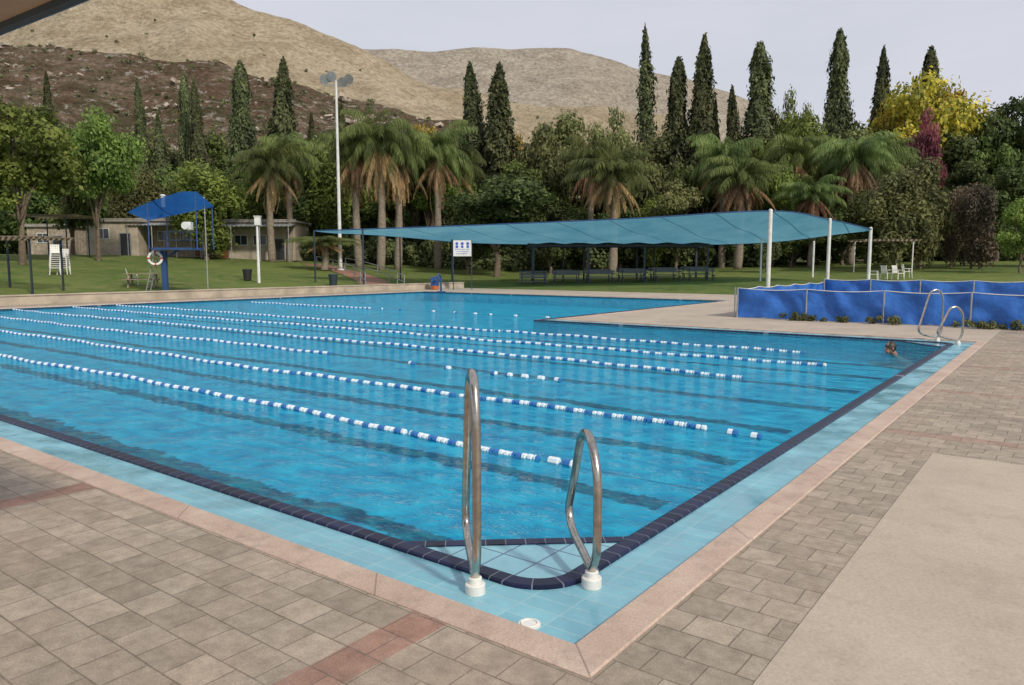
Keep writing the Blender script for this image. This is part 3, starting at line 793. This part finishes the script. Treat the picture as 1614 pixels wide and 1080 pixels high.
MH3 = hillmat('far_slope', (.45,.395,.32), (.51,.455,.37), (.38,.33,.27), (.29,.28,.225), .006, .02, .8, .60, 18)  # paler, greyer tones put the distance haze into the slope colour
h1, V1 = hill('scrub_hill', [(-1500,300),(-1000,330),(-807,350),(-700,338),(-600,325),(-500,312),(-400,300),(-300,275),(-230,262),(-100,240),(0,205),(100,190),(250,150),(450,90),(700,30),(1000,0)], 150, 330, 420, MH1, 15)
h2, V2 = hill('straw_hill', [(-1500,330),(-1000,370),(-870,395),(-730,430),(-600,440),(-500,425),(-400,397),(-330,374),(-265,354),(-205,326),(-150,300),(-60,275),(60,250),(200,230),(330,190),(450,140),(700,60),(1100,0)], 330, 720, 1000, MH2, 27)
h3, V3 = hill('far_hill', [(-1200,200),(-400,300),(-250,332),(-205,334),(-100,335),(50,335),(90,330),(130,316),(190,298),(260,284),(333,268),(400,235),(450,190),(600,110),(900,40),(1300,0)], 700, 1250, 1600, MH3, 27)
it = []
V1 = np.array(V1)
rng = np.random.default_rng(9)
for i in rng.integers(0, len(V1), 4200):
    v = V1[i]; it.append((v[0]+rng.normal()*2, v[1]+rng.normal()*2, v[2]+.1, .5+1.3*rng.random()**2))
for i in rng.integers(0, int(len(V1)*.30), 500):
    v = V1[i]; it.append((v[0]+rng.normal()*2, v[1]+rng.normal()*2, v[2]+.6, 1.6+1.6*rng.random()))
under('scrub', it, 32, .6, F_SCRUB, 'scattered dark green scrub on the hillside', .6)
V2 = np.array(V2); it = []
for i in rng.integers(0, len(V2), 600):
    v = V2[i]; it.append((v[0]+rng.normal()*3, v[1]+rng.normal()*3, v[2]+.3, .7+1.1*rng.random()))
under('scrub', it, 24, 1.0, F_SCRUB, 'sparse dark bushes on the dry hilltop', .7)
M_ROCK = simple('limestone', (.40,.34,.28), .95, var=.4, scale=.6, bmp=.6)
b = B(); random.seed(4)
for i in rng.integers(int(len(V1)*.15), int(len(V1)*.66), 260):
    v = V1[i]
    for k in range(3):
        s = random.uniform(.4,1.7)
        b.box((v[0]+random.gauss(0,2.5), v[1]+random.gauss(0,2.5), v[2]+.1*s), (s*random.uniform(1,2.2), s, s*random.uniform(.5,1)), random.random()*6, random.gauss(0,.35), random.gauss(0,.35))
o = b.obj('rocks', M_ROCK, bevel=.12); o['kind'] = 'stuff'; o['label'] = 'pale limestone boulders scattered on the scrub slope'; o['category'] = 'rocks'

# ------------------------------------------------------------ built things
M_BEIGE = simple('plaster', (.42,.36,.28), .9, var=.3, scale=1.2, bmp=.3)
M_STONE = simple('stone_wall', (.36,.30,.23), .9, var=.45, scale=3, bmp=.6)
M_DOOR = simple('dark_door', (.03,.03,.035), .5, bmp=0)
M_BROWN = simple('brown_door', (.20,.06,.03), .5, bmp=.1)
M_ROOF = simple('roof_slab', (.30,.28,.25), .9, bmp=.3)
M_CORR = simple('corrugated', (.28,.30,.31), .5, .3, bmp=.2)
M_WHITE = simple('white_paint', (.70,.70,.68), .45, var=.18, bmp=.05)
M_BLUE = simple('blue_paint', (.025,.07,.20), .45, var=.2, bmp=.05)
M_DKSTEEL = simple('dark_steel', (.035,.05,.07), .5, .2, bmp=.05)
M_GREY = simple('grey_metal', (.35,.36,.37), .5, .4, bmp=.05)
M_WOOD = simple('weathered_wood', (.28,.22,.16), .8, var=.4, scale=8, bmp=.4)
M_GLASS = simple('window_glass', (.04,.05,.06), .1, bmp=0)
M_ORANGE = simple('orange_plastic', (.45,.11,.03), .5, bmp=0)
M_RED = simple('red_plastic', (.5,.06,.03), .5, bmp=0)
M_BLACK = simple('black_plastic', (.02,.02,.02), .5, bmp=0)

def building(b0, b1_, Y, ytop, wallmat, parts, label, depth=5, over=.25, awn=None):
    bc = (b0+b1_)/2; W = (b1_-b0)*Y/1179
    x, y = at(bc, Y); z0 = min(g(x, y), g(*S(bc*Y/1179, Y+depth)))-.1
    h = ele(ytop, Y)-z0
    e = thing('building', (x,y,z0), HEAD, label, 'building')
    b = B(); b.box((0,depth/2,h/2),(W,depth,h)); b.obj('wall', wallmat, e)
    b = B(); b.box((0,depth/2,h+.09),(W+over*2,depth+over*2,.18)); b.box((0,-.2,h+.24),(W+over*2-.1,.12,.1)); b.obj('roof', M_ROOF, e, bevel=.02)
    for typ, px, w_, hh_, zz_, mt in parts:
        xl = (px-bc)*Y/1179
        if typ == 'door':
            b = B(); b.box((xl,-.03,.1+hh_/2),(w_,.06,hh_)); d = b.obj('door', mt, e)
            f_ = B(); f_.box((xl-w_/2-.04,-.04,.1+hh_/2),(.08,.1,hh_)); f_.box((xl+w_/2+.04,-.04,.1+hh_/2),(.08,.1,hh_)); f_.box((xl,-.04,.14+hh_),(w_+.16,.1,.08)); f_.obj('door_frame', M_GREY, d)
            k = B(); k.sphere((xl+w_*.38,-.09,1.1),(.035,.035,.035),8,6); k.obj('handle', M_GREY, d)
        else:
            b = B(); b.box((xl,-.02,zz_),(w_,.04,hh_)); d = b.obj('window', mt, e)
            f_ = B()
            for sgn in (-1,1):
                f_.box((xl+sgn*(w_/2+.03),-.03,zz_),(.06,.08,hh_+.12)); f_.box((xl,-.03,zz_+sgn*(hh_/2+.03)),(w_,.08,.06))
            f_.box((xl,-.035,zz_),(.04,.05,hh_)); f_.obj('window_frame', M_WHITE, d)
    if awn:
        b = B(); aw, ad = W+.4, awn
        n = 40
        b.grid(lambda u, v: Vector((-aw/2+aw*u, -ad*v-.02, h-.15-.35*v+.03*math.sin(u*n*math.pi))), 160, 2)
        b.obj('awning', M_CORR, e)
        for q in (-.48,-.16,.16,.48):
            b = B(); b.cyl((aw*q,-ad+.1,-.1),(aw*q,-ad+.1,h-.47),.05,n=8); b.obj('awning_post', M_GREY, e)
    return e
building(-668,-586,70,66,M_BEIGE,[('window',-640,1.0,.9,2.1,M_GLASS),('door',-606,.9,2.0,0,M_DOOR)],'beige flat-roofed stone hut beside the lawn')
building(-584,-475,72,67,M_STONE,[('door',-572,1.0,2.0,0,M_DOOR),('window',-545,1.1,.8,2.0,M_GLASS),('window',-510,1.1,.8,2.0,M_GLASS),('door',-490,.9,2.0,0,M_BROWN)],'stone changing-room building with dark doors', awn=2.2)
building(-470,-340,74,65,M_BEIGE,[('door',-455,1.3,2.1,0,M_BROWN),('window',-425,1.2,.9,2.0,M_GLASS),('window',-395,1.2,.9,2.0,M_GLASS),('door',-365,1.0,2.0,0,M_DOOR)],'long low beige building with corrugated awning', awn=2.4)
building(-760,-690,76,58,M_STONE,[('window',-735,1.1,.9,1.9,M_GLASS),('door',-712,.9,2.0,0,M_DOOR)],'small stone shed under trees')

b = B(); b.box((-33.55,12,.16),(.22,52,.42)); b.box((-33.55,12,.40),(.30,52,.06))
o = b.obj('low_wall', M_BEIGE, bevel=.01); tag(o, 'long low beige wall between pool deck and lawn', 'wall')

# shade net material
def netmat(name, ca, cb, period=3.0):
    m, nt, out = newmat(name)
    co = objco(nt)
    cc_ = mixc(nt, ramp(nt, noi(nt, co, .35, 6, .65), .35, .65), ca, cb)
    sx = N(nt, 'ShaderNodeSeparateXYZ'); nt.links.new(co, sx.inputs[0])
    seam = math_(nt, 'LESS_THAN', math_(nt, 'FLOORED_MODULO', sx.outputs[0], period), .09)
    cc_ = mixc(nt, seam, cc_, tuple(v*.55 for v in ca))
    d = N(nt, 'ShaderNodeBsdfDiffuse'); nt.links.new(cc_, d.inputs[0])
    t = N(nt, 'ShaderNodeBsdfTranslucent'); nt.links.new(cc_, t.inputs[0])
    tp = N(nt, 'ShaderNodeBsdfTransparent'); tp.inputs[0].default_value = c4((.75,.9,.97))
    a = N(nt, 'ShaderNodeMixShader'); a.inputs[0].default_value = .58; nt.links.new(d.outputs[0], a.inputs[1]); nt.links.new(t.outputs[0], a.inputs[2])
    a2 = N(nt, 'ShaderNodeMixShader'); a2.inputs[0].default_value = .12; nt.links.new(a.outputs[0], a2.inputs[1]); nt.links.new(tp.outputs[0], a2.inputs[2])
    nt.links.new(a2.outputs[0], out.inputs[0]); return m
M_NET = netmat('shade_net', (.12,.36,.50), (.20,.48,.62))
M_NET2 = netmat('blue_shade_net', (.02,.12,.42), (.04,.20,.55), 50)
near = [(-13.6,52,4.0),(-7,50.8,4.15),(0,49.6,4.35),(8,48.2,4.62),(16,46.7,4.98),(20.5,48.6,4.55),(23.3,48.8,3.95)]
far = [(-13.6,52.2,3.95),(-8.5,57,3.75),(-3.3,58.5,3.35),(4,58.5,3.2),(11,58,3.15),(19,56,3.3),(23.3,49,3.9)]
nc = catmull(near, 6); fc = catmull(far, 6)
e = thing('shade_canopy', (*S(5,52),0), 0, 'wide blue shade net stretched over poolside on white poles', 'shade canopy')
ex, ey_, _ = e.location
def sail(u, v):
    i = u*(len(nc)-1); k = min(int(i), len(nc)-2); q = i-k
    a_ = nc[k].lerp(nc[k+1], q); b__ = fc[k].lerp(fc[k+1], q)
    p_ = a_.lerp(b__, v); p_.z -= .35*math.sin(math.pi*v)*math.sin(math.pi*u)+.08*math.sin(u*40)*math.sin(math.pi*v)
    x, y = S(p_.x, p_.y); return Vector((x-ex, y-ey_, p_.z))
b = B(); b.grid(sail, 72, 14); b.obj('fabric', M_NET, e, smooth=True)
b = B(); b.tube([sail(u/60, 0) for u in range(61)], .035, 6); b.tube([sail(u/60, 1) for u in range(61)], .03, 6); b.obj('edge_cable', M_BLUE, e)
def rel(X, Y, z):
    x, y = S(X, Y); return Vector((x-ex, y-ey_, z))
for X, Y, z, r in [(16,46.7,5.1,.13),(20.5,48.6,4.65,.11),(23.3,48.9,4.1,.11),(18.4,54,3.7,.07),(17.6,53,3.6,.06),(22.3,55.5,3.4,.07)]:
    b = B(); b.tube([rel(X,Y,-.1),rel(X,Y,z*.5),rel(X,Y,z-.05),rel(X,Y,z)],[r,r,r*.95,r*.4],14); b.tube([rel(X,Y,-.02),rel(X,Y,.06)],[r*1.9,r*1.8],14)
    b.obj('post', M_WHITE, e)
for X, Y, z, r in [(-13.7,52.1,4.05,.06),(-10.2,51.4,4.05,.06),(-4.4,55,3.5,.06),(-8.5,57,3.8,.05),(4,58.5,3.25,.06),(11,58,3.2,.06)]:
    x, y = S(X, Y)
    b = B(); b.tube([rel(X,Y,g(x,y)),rel(X,Y,z)],r,10); b.obj('post', M_DKSTEEL, e)

e = thing('pergola', (*S(8.0,56),0), HEAD, 'dark steel pergola frame on far pool deck', 'pergola')
b = B()
for k, xl in enumerate((-6.4,-2.3,1.9,6.6)):
    for yl in (0, 3.4):
        p_ = B(); p_.box((xl,yl,1.5),(.14,.14,3.1)); p_.obj('post', M_DKSTEEL, e)
b.box((.1,0,3.08),(13.8,.12,.16)); b.box((.1,3.4,3.08),(13.8,.12,.16))
for k in range(13): b.box((-6.4+k*1.08,1.7,3.19),(.08,4.4,.06))
b.obj('roof_frame', M_DKSTEEL, e)
M_DKNET = simple('dark_net', (.05,.10,.12), .9, bmp=0)
b = B(); b.grid(lambda u, v: Vector((-6.8+13.8*u, -.4+4.2*v, 3.25-.05*math.sin(u*40))), 60, 2); b.obj('roof', M_DKNET, e)
bench0 = None
M_BENCH = simple('bench_grey', (.10,.11,.12), .6, bmp=.1)
for k in range(12):
    X = 1.6+ (k % 6)*2.45; Y = 54.6 + (k//6)*2.0
    x, y = S(X, Y)
    if bench0 is None:
        e = thing('bench', (x,y,0), HEAD, 'dark long bench on pool deck under net', 'bench', 'benches under the shade net')
        b = B()
        for q in (-.17,0,.17): b.box((0,q,.45),(2.1,.13,.05))
        b.obj('seat', M_BENCH, e)
        b = B(); b.box((0,.32,.75),(2.1,.04,.12)); b.box((0,.34,.92),(2.1,.04,.12)); b.obj('backrest', M_BENCH, e)
        for q in (-.85,.85):
            b = B(); b.box((q,-.15,.21),(.06,.06,.43)); b.box((q,.30,.48),(.06,.05,.96)); b.box((q,.08,.4),(.06,.44,.05)); b.obj('leg', M_DKSTEEL, e)
        bench0 = e
    else: clone(bench0, (x,y,0 if y < 38 else g(x,y)), HEAD)

m, nt, out = newmat('blue_tarp')
co = objco(nt)
cc_ = mixc(nt, ramp(nt, noi(nt, co, 1.5, 5), .35, .65), (.012,.09,.36), (.03,.16,.55))
p = N(nt, 'ShaderNodeBsdfPrincipled'); nt.links.new(cc_, p.inputs['Base Color']); p.inputs['Roughness'].default_value = .42
nt.links.new(bump(nt, noi(nt, co, 2.0, 5, .55), .7, .10), p.inputs['Normal']); nt.links.new(p.outputs[0], out.inputs[0]); M_TARP = m
def tarp(x0, y0, x1, y1, n, label, h=.92):
    L = math.hypot(x1-x0, y1-y0); a = math.atan2(y1-y0, x1-x0)
    e = thing('tarp_fence', (x0,y0,0), a, label, 'fence', 'blue tarp fences')
    sp = L/n
    def fn(u, v):
        s = u*L; ph = (s/sp) % 1
        sag = .07*math.sin(math.pi*ph)*v
        wv_ = (.07*noise.noise(Vector((s*1.7,v*1.2,x0)))+.045*math.sin(s*5+v*3+noise.noise(Vector((s,v,1)))*4))*(.4+.6*math.sin(math.pi*v))
        return Vector((s, -.05+wv_-.04*(1-v), .02+(h-sag)*v + .03*noise.noise(Vector((s*3,0,7)))*(1-v)+.02*noise.noise(Vector((s*4,0,2)))*v))
    b = B(); b.grid(fn, int(L*14), 14); b.obj('tarp', M_TARP, e, smooth=True)
    b = B(); b.tube([(s, -.05, h+.02-.05*math.sin(math.pi*((s/sp)%1))) for s in np.linspace(0, L, n*8+1)], .012, 6); b.obj('cord', M_WHITE, e)
    for k in range(n+1):
        b = B(); b.cyl((k*sp,-.13,0),(k*sp,-.13,h+.04),.025,n=8); b.obj('post', M_GREY, e)
tarp(-6.95,20.8,8,20.75,7,'blue plastic tarp fence with thin posts along deck')
tarp(-6.95,31,-6.95,20.8,5,'blue plastic tarp fence with thin posts along deck')
tarp(-6.95,31,4,31,6,'blue plastic tarp fence with thin posts along deck',1.05)
it = []
for bx, w_, h_ in [(-5.3,.5,.2),(-4.6,.4,.18),(-3.2,.7,.16),(-2.6,.5,.2),(-.4,.5,.2),(.2,.5,.2),(.9,.5,.25)]:
    for k in range(6): it.append((bx+random.uniform(-w_,w_), 20.5+random.uniform(-.15,.1), h_*random.random()*.8+.03, .12))
under('weeds', it, 50, .05, F_OLIVE, 'small dry weeds growing in front of tarp')

# lifeguard tower
x, y = at(-547, 39.8)
e = thing('lifeguard_tower', (x,y,0), HEAD, 'blue steel lifeguard tower with small blue sunshade', 'lifeguard tower')
b = B(); b.box((0,0,1.15),(.26,.26,2.5)); b.box((0,0,.05),(.6,.6,.12)); b.box((.35,0,2.2),(.9,.1,.1),ry=-.5); b.obj('column', M_BLUE, e, bevel=.02)
b = B(); b.box((.75,0,2.5),(2.1,1.5,.12)); b.obj('platform', M_BLUE, e)
b = B()
for zz_ in (2.95,3.4): b.tube([(1.78,-.72,zz_),(1.78,.72,zz_),(-.28,.72,zz_)],.025,6); b.tube([(1.78,-.72,zz_),(.5,-.72,zz_)],.025,6)
for q in [(1.78,-.72),(1.78,.72),(.75,.72),(-.28,.72),(.5,-.72)]: b.cyl((*q,2.5),(*q,3.45),.025,n=6)
b.obj('railing', M_DKSTEEL, e)
def shade(u, v):
    zn = 4.35+1.05*min(1,u*1.3)**.8; zf = 4.05+.75*u
    return Vector((-1.3+3.6*u, -1.0+2.2*v, zn*(1-v)+zf*v-.14*math.sin(math.pi*v)*math.sin(math.pi*u)))
b = B()
for (u_, v_) in ((.97,.02),(.97,.98),(.28,.02),(.28,.98)):
    t_ = shade(u_, v_); b.cyl((t_.x,t_.y,2.5),tuple(t_),.035,n=6)
b.obj('sunshade_frame', M_BLUE, e)
b = B(); b.grid(shade, 14, 8); b.obj('sunshade', M_NET2, e, smooth=True)
b = B(); b.box((1.5,-.3,3.7),(.35,.35,.4)); b.tube([(1.5,-.5,3.7),(1.5,-.72,3.7)],[.09,.2],14); b.obj('loudspeaker', M_WHITE, e)
b = B(); b.cyl((0,.2,4.7),(0,.2,5.3),.10,n=12); b.sphere((0,.2,5.3),(.14,.14,.08)); b.obj('lamp', M_WHITE, e)
b = B()
for q in (-.25,.25): b.cyl((-1.0,q,0),(-.3,q,2.55),.03,n=6)
for k in range(8): b.cyl((-1.0+.7*k/8.5+.05,-.25,.2+k*.29),(-1.0+.7*k/8.5+.05,.25,.2+k*.29),.02,n=6)
b.obj('ladder', M_GREY, e)
x2, y2 = at(-561, 39.4)
b = B(); b.tube([(.32*math.cos(a_),0,.32*math.sin(a_)) for a_ in np.linspace(0,2*math.pi,28)[:-1]], .07, 8, closed=True)
lr = b.obj('life_ring', M_WHITE, smooth=True); lr.location = (x2,y2,2.0); lr.rotation_euler = (0,0,HEAD+.5); tag(lr, 'white life ring hanging at the lifeguard tower', 'life ring')
b = B()
for q in range(4):
    a0 = q*math.pi/2; b.tube([(.32*math.cos(a0+t_),0,.32*math.sin(a0+t_)) for t_ in (-.14,0,.14)], .075, 8)
b.obj('band', M_RED, lr)['kind'] = 'stuff'

x, y = at(-270, 66)
z0 = g(x,y); top = ele(280,66)
e = thing('floodlight_mast', (x,y,z0), HEAD, 'tall white mast with four round floodlights on lawn', 'floodlight')
b = B(); b.tube([(0,0,-.1),(0,0,(top-z0)*.5),(0,0,top-z0)],[.17,.13,.09],12); b.cyl((0,0,0),(0,0,.15),.34,n=12); b.obj('mast', M_WHITE, e)
b = B(); b.box((0,0,top-z0-.4),(2.2,.1,.1)); b.box((0,0,top-z0-.05),(1.2,.1,.1)); b.obj('crossbar', M_GREY, e)
for (dx, dz) in ((-.95,.1),(-.35,.35),(.6,-.15),(1.15,.1)):
    b = B(); c0 = Vector((dx,-.1,top-z0+dz)); dr = Vector((.25 if dx < 0 else -.1,-.9,-.35)).normalized()
    b.tube([c0-dr*.3, c0-dr*.25, c0, c0+dr*.12],[.1,.22,.38,.42],16); b.cyl(c0-dr*.2, (dx,0,top-z0-.4+ (.35 if abs(dx)<.5 else 0)),.04,n=6); b.obj('lamp', M_GREY, e)
x, y = at(-399, 49); z0 = g(x,y)
e = thing('lamp_post', (x,y,z0), HEAD, 'short white lamp post with box lamp on lawn', 'lamp post')
b = B(); b.tube([(0,0,-.1),(0,0,3.7)],[.10,.07],12); b.obj('pole', M_WHITE, e)
b = B(); b.box((.05,0,4.0),(.36,.3,.55)); b.box((.05,0,4.3),(.44,.36,.06)); b.cyl((0,0,3.6),(0,0,3.8),.04,n=8); b.obj('lamp_housing', M_WHITE, e, bevel=.03)

for bc, Y, s in ((-800,35.5,.95),(-730,60,1.2)):
    x, y = at(bc, Y); z0 = g(x,y)
    e = thing('pergola', (x,y,z0), HEAD, 'simple flat sunshade frame with thin posts on lawn', 'pergola', 'sunshade frames on the lawn')
    for px_ in (-1.5,1.35):
        for py_ in (0,2.6):
            b = B(); b.box((px_*s,py_*s,1.3*s),(.08,.08,2.8*s)); b.obj('post', M_DKSTEEL, e)
    b = B()
    b.box((0,0,2.75*s),(4.4*s,.07,.09)); b.box((0,2.6*s,2.75*s),(4.4*s,.07,.09))
    for k in range(15): b.box(((-2.1+k*.3)*s,1.3*s,2.82*s),(.16*s,3.4*s,.03))
    b.obj('roof', M_WOOD, e)
x, y = at(595, 58); z0 = g(x,y)
e = thing('pergola', (x,y,z0), HEAD, 'thin white sunshade frame with slatted roof on lawn', 'pergola', 'sunshade frames on the lawn')
for px_ in (-1.7,1.7):
    for py_ in (0,2.4):
        b = B(); b.cyl((px_,py_,-.2),(px_,py_,2.5),.05,n=8); b.obj('post', M_WHITE, e)
b = B(); b.box((0,0,2.5),(4.4,.1,.1)); b.box((0,2.4,2.5),(4.4,.1,.1))
for k in range(13): b.box((-2.1+k*.35,1.2,2.58),(.15,3,.04))
b.obj('roof', M_WOOD, e)

def chair(loc, rz, label):
    e = thing('plastic_chair', loc, rz, label, 'chair', 'stacked white plastic chairs')
    b = B(); b.box((0,0,.43),(.5,.5,.04)); b.obj('seat', M_WHITEP, e, bevel=.01)
    b = B()
    for k in range(5): b.box((-.2+k*.1,.27,.68),(.06,.03,.45),rx=-.2)
    b.box((0,.33,.92),(.5,.04,.07)); b.obj('backrest', M_WHITEP, e)
    for sx_ in (-1,1):
        for sy_ in (-1,1):
            b = B(); b.tube([(sx_*.29,sy_*.27,0),(sx_*.24,sy_*.22,.43)],[.025,.03],6); b.obj('leg', M_WHITEP, e)
        b = B(); b.box((sx_*.27,0,.65),(.05,.5,.03)); b.box((sx_*.27,-.22,.54),(.04,.04,.22)); b.obj('armrest', M_WHITEP, e)
    return e
x, y = at(-720, 46); z0 = g(x,y)
c0 = chair((x,y,z0), HEAD+.6, 'white plastic garden chair in a stack on lawn')
for k in range(1,8): clone(c0, (x+.01*k,y+.01*k,z0+.13*k), HEAD+.6)
x, y = at(-706, 46.5)
c1 = clone(c0, (x,y,g(x,y)), HEAD+.2)
for k in range(1,6): clone(c0, (x,y,g(x,y)+.13*k), HEAD+.2)
for b_, Y, r in ((-598,42.6,2.0),(570,50,1),(590,51,2),(608,50.5,.4),(622,52,1.4)):
    x, y = at(b_, Y); clone(c0, (x,y,g(x,y)), HEAD+r, label='white plastic garden chair standing alone', group='loose plastic chairs')
x, y = at(-582, 42); z0 = g(x,y)
e = thing('picnic_table', (x,y,z0), HEAD+.25, 'weathered wooden picnic table on grass', 'picnic table')
b = B()
for k in range(5): b.box((0,-.32+k*.16,.75),(1.8,.14,.045))
b.obj('table_top', M_WOOD, e)
for sgn in (-1,1):
    b = B(); b.box((0,sgn*.68,.44),(1.8,.13,.045)); b.box((0,sgn*.83,.44),(1.8,.13,.045)); b.obj('seat', M_WOOD, e)
for q in (-.65,.65):
    b = B(); b.box((q,0,.40),(.08,1.7,.09)); b.box((q,-.42,.36),(.08,.09,.85),rx=-.42); b.box((q,.42,.36),(.08,.09,.85),rx=.42); b.obj('leg', M_WOOD, e)
def binn(b_, Y, mt, label, s=1):
    x, y = at(b_, Y); z0 = g(x,y) if y > 38 or x < -34 else 0
    e = thing('litter_bin', (x,y,z0), HEAD, label, 'litter bin', 'litter bins'); e.scale = (s,s,s)
    b = B(); b.tube([(0,0,0),(0,0,.05),(0,0,.7)],[.2,.24,.3],14); b.obj('body', mt, e)
    b = B(); b.tube([(0,0,.7),(0,0,.76),(0,0,.8)],[.32,.32,.2],14); b.obj('rim', mt, e)
binn(-417, 50, M_BLACK, 'black plastic litter bin on lawn'); binn(-282, 50, M_DKSTEEL, 'dark metal litter bin near pool deck')
binn(-122, 50, M_ORANGE, 'orange plastic bin near pool deck')
x, y = at(-78, 50)
e = thing('sign', (x,y,0), HEAD, 'white notice board with blue symbols on dark posts', 'sign')
b = B(); b.box((0,0,2.75),(1.2,.05,1.05)); b.obj('board', M_WHITE, e)
for q in (-.62,.62):
    b = B(); b.box((q,.03,1.6),(.06,.06,3.4)); b.obj('post', M_DKSTEEL, e)
M_SBLUE = simple('sign_blue', (.03,.10,.45), .5, bmp=0)
for k in range(3):
    b = B(); b.sphere((-.36+k*.36,-.028,3.06),(.10,.006,.10),12,8); b.box((-.36+k*.36,-.03,2.86),(.16,.01,.16)); b.obj('symbol', M_SBLUE, e)
for zz_, w_ in ((2.66,1.0),(2.52,.8),(2.38,.9)):
    b = B(); n_ = int(w_/.16)
    for k in range(n_):
        b.box((-w_/2+.1+k*.16,-.03,zz_+.025),(.13,.01,.02)); b.box((-w_/2+.05+k*.16,-.03,zz_-.01),(.02,.01,.05))
    b.obj('lettering', M_SBLUE, e)['kind'] = 'stuff'
x, y = at(-480, 40.5)
e = thing('flag_pole', (x,y,0), 0, 'thin grey pole beside the lifeguard tower', 'pole')
b = B(); b.tube([(0,0,-.1),(0,0,5.2)],[.035,.025],8); b.obj('pole', M_GREY, e)
b = B(); b.sphere((0,0,5.22),(.05,.05,.05),8,6); b.obj('finial', M_GREY, e)
M_PATH = simple('red_path', (.30,.15,.10), .85, var=.3, scale=4, bmp=.2)
P = [(-8.5,50),(-10.5,56),(-14,64),(-19,72)]
b = B()
def pth(u, v):
    c_ = catmull([(*q,0) for q in P], 8); i = u*(len(c_)-1); k = min(int(i), len(c_)-2); q = c_[k].lerp(c_[k+1], i-k)
    x, y = S(q.x+(v-.5)*2.6, q.y); return Vector((x,y,max(g(x,y),0)+.02))
b.grid(pth, 30, 2); structure(b.obj('path', M_PATH))
for sgn in (0,1):
    a0 = pth(.0,sgn)
    e = thing('railing', tuple(a0), 0, 'grey metal handrail beside the sloping red path', 'railing', 'railings along the path')
    b = B()
    for hh_ in (.5,.95): b.tube([pth(u/12,sgn)-a0+Vector((0,0,hh_)) for u in range(11)], .03, 6)
    b.obj('rail', M_GREY, e)
    for u in range(0,11,2):
        b = B(); q = pth(u/12,sgn)-a0; b.cyl(q,q+Vector((0,0,.95)),.03,n=6); b.obj('post', M_GREY, e)
x, y = at(-112, 45.5)
e = thing('pool_hoist', (x,y,0), HEAD, 'small blue pool lift at far pool edge', 'pool lift')
b = B(); b.tube([(0,0,0),(0,0,.9),(-.1,-.3,1.1),(-.3,-.9,.7)],.06,8); b.box((0,0,.03),(.5,.5,.06)); b.obj('arm', M_BLUE, e)
b = B(); b.box((-.3,-.95,.45),(.5,.45,.06)); b.box((-.3,-.7,.7),(.5,.05,.5)); b.obj('seat', M_BLUE, e)

# overhead sunshade near the viewpoint
M_CANV = simple('tan_canvas', (.42,.28,.18), .9, var=.15, bmp=.2)
pA = S(-4.2,4.72); pB = S(-1.25,2.685); pC = S(-2.35,.9); pD = S(-5.4,3.0)
e = thing('sunshade', (pD[0],pD[1],0), 0, 'tan canvas sunshade with dark metal edge beam', 'sunshade')
o_ = Vector((pD[0],pD[1],0))
def cv(u, v):
    a_ = Vector((*pA,2.72)).lerp(Vector((*pB,2.72)), u); b__ = Vector((*pD,2.8)).lerp(Vector((*pC,2.8)), u)
    return a_.lerp(b__, v)-o_+Vector((0,0,-.05*math.sin(math.pi*u)*math.sin(math.pi*v)))
b = B(); b.grid(cv, 14, 10); b.obj('canvas', M_CANV, e, smooth=True)
b = B(); b.tube([cv(0,0),cv(1,0)],.03,8); b.tube([cv(0,1),cv(1,1)],.03,8); b.tube([cv(0,0),cv(0,1)],.03,8); b.tube([cv(1,0),cv(1,1)],.03,8); b.obj('edge_beam', M_DKSTEEL, e)
for q in (0,1):
    b = B(); b.cyl(cv(q,1)-Vector((0,0,2.8)), cv(q,1),.04,n=10); b.obj('post', M_DKSTEEL, e)
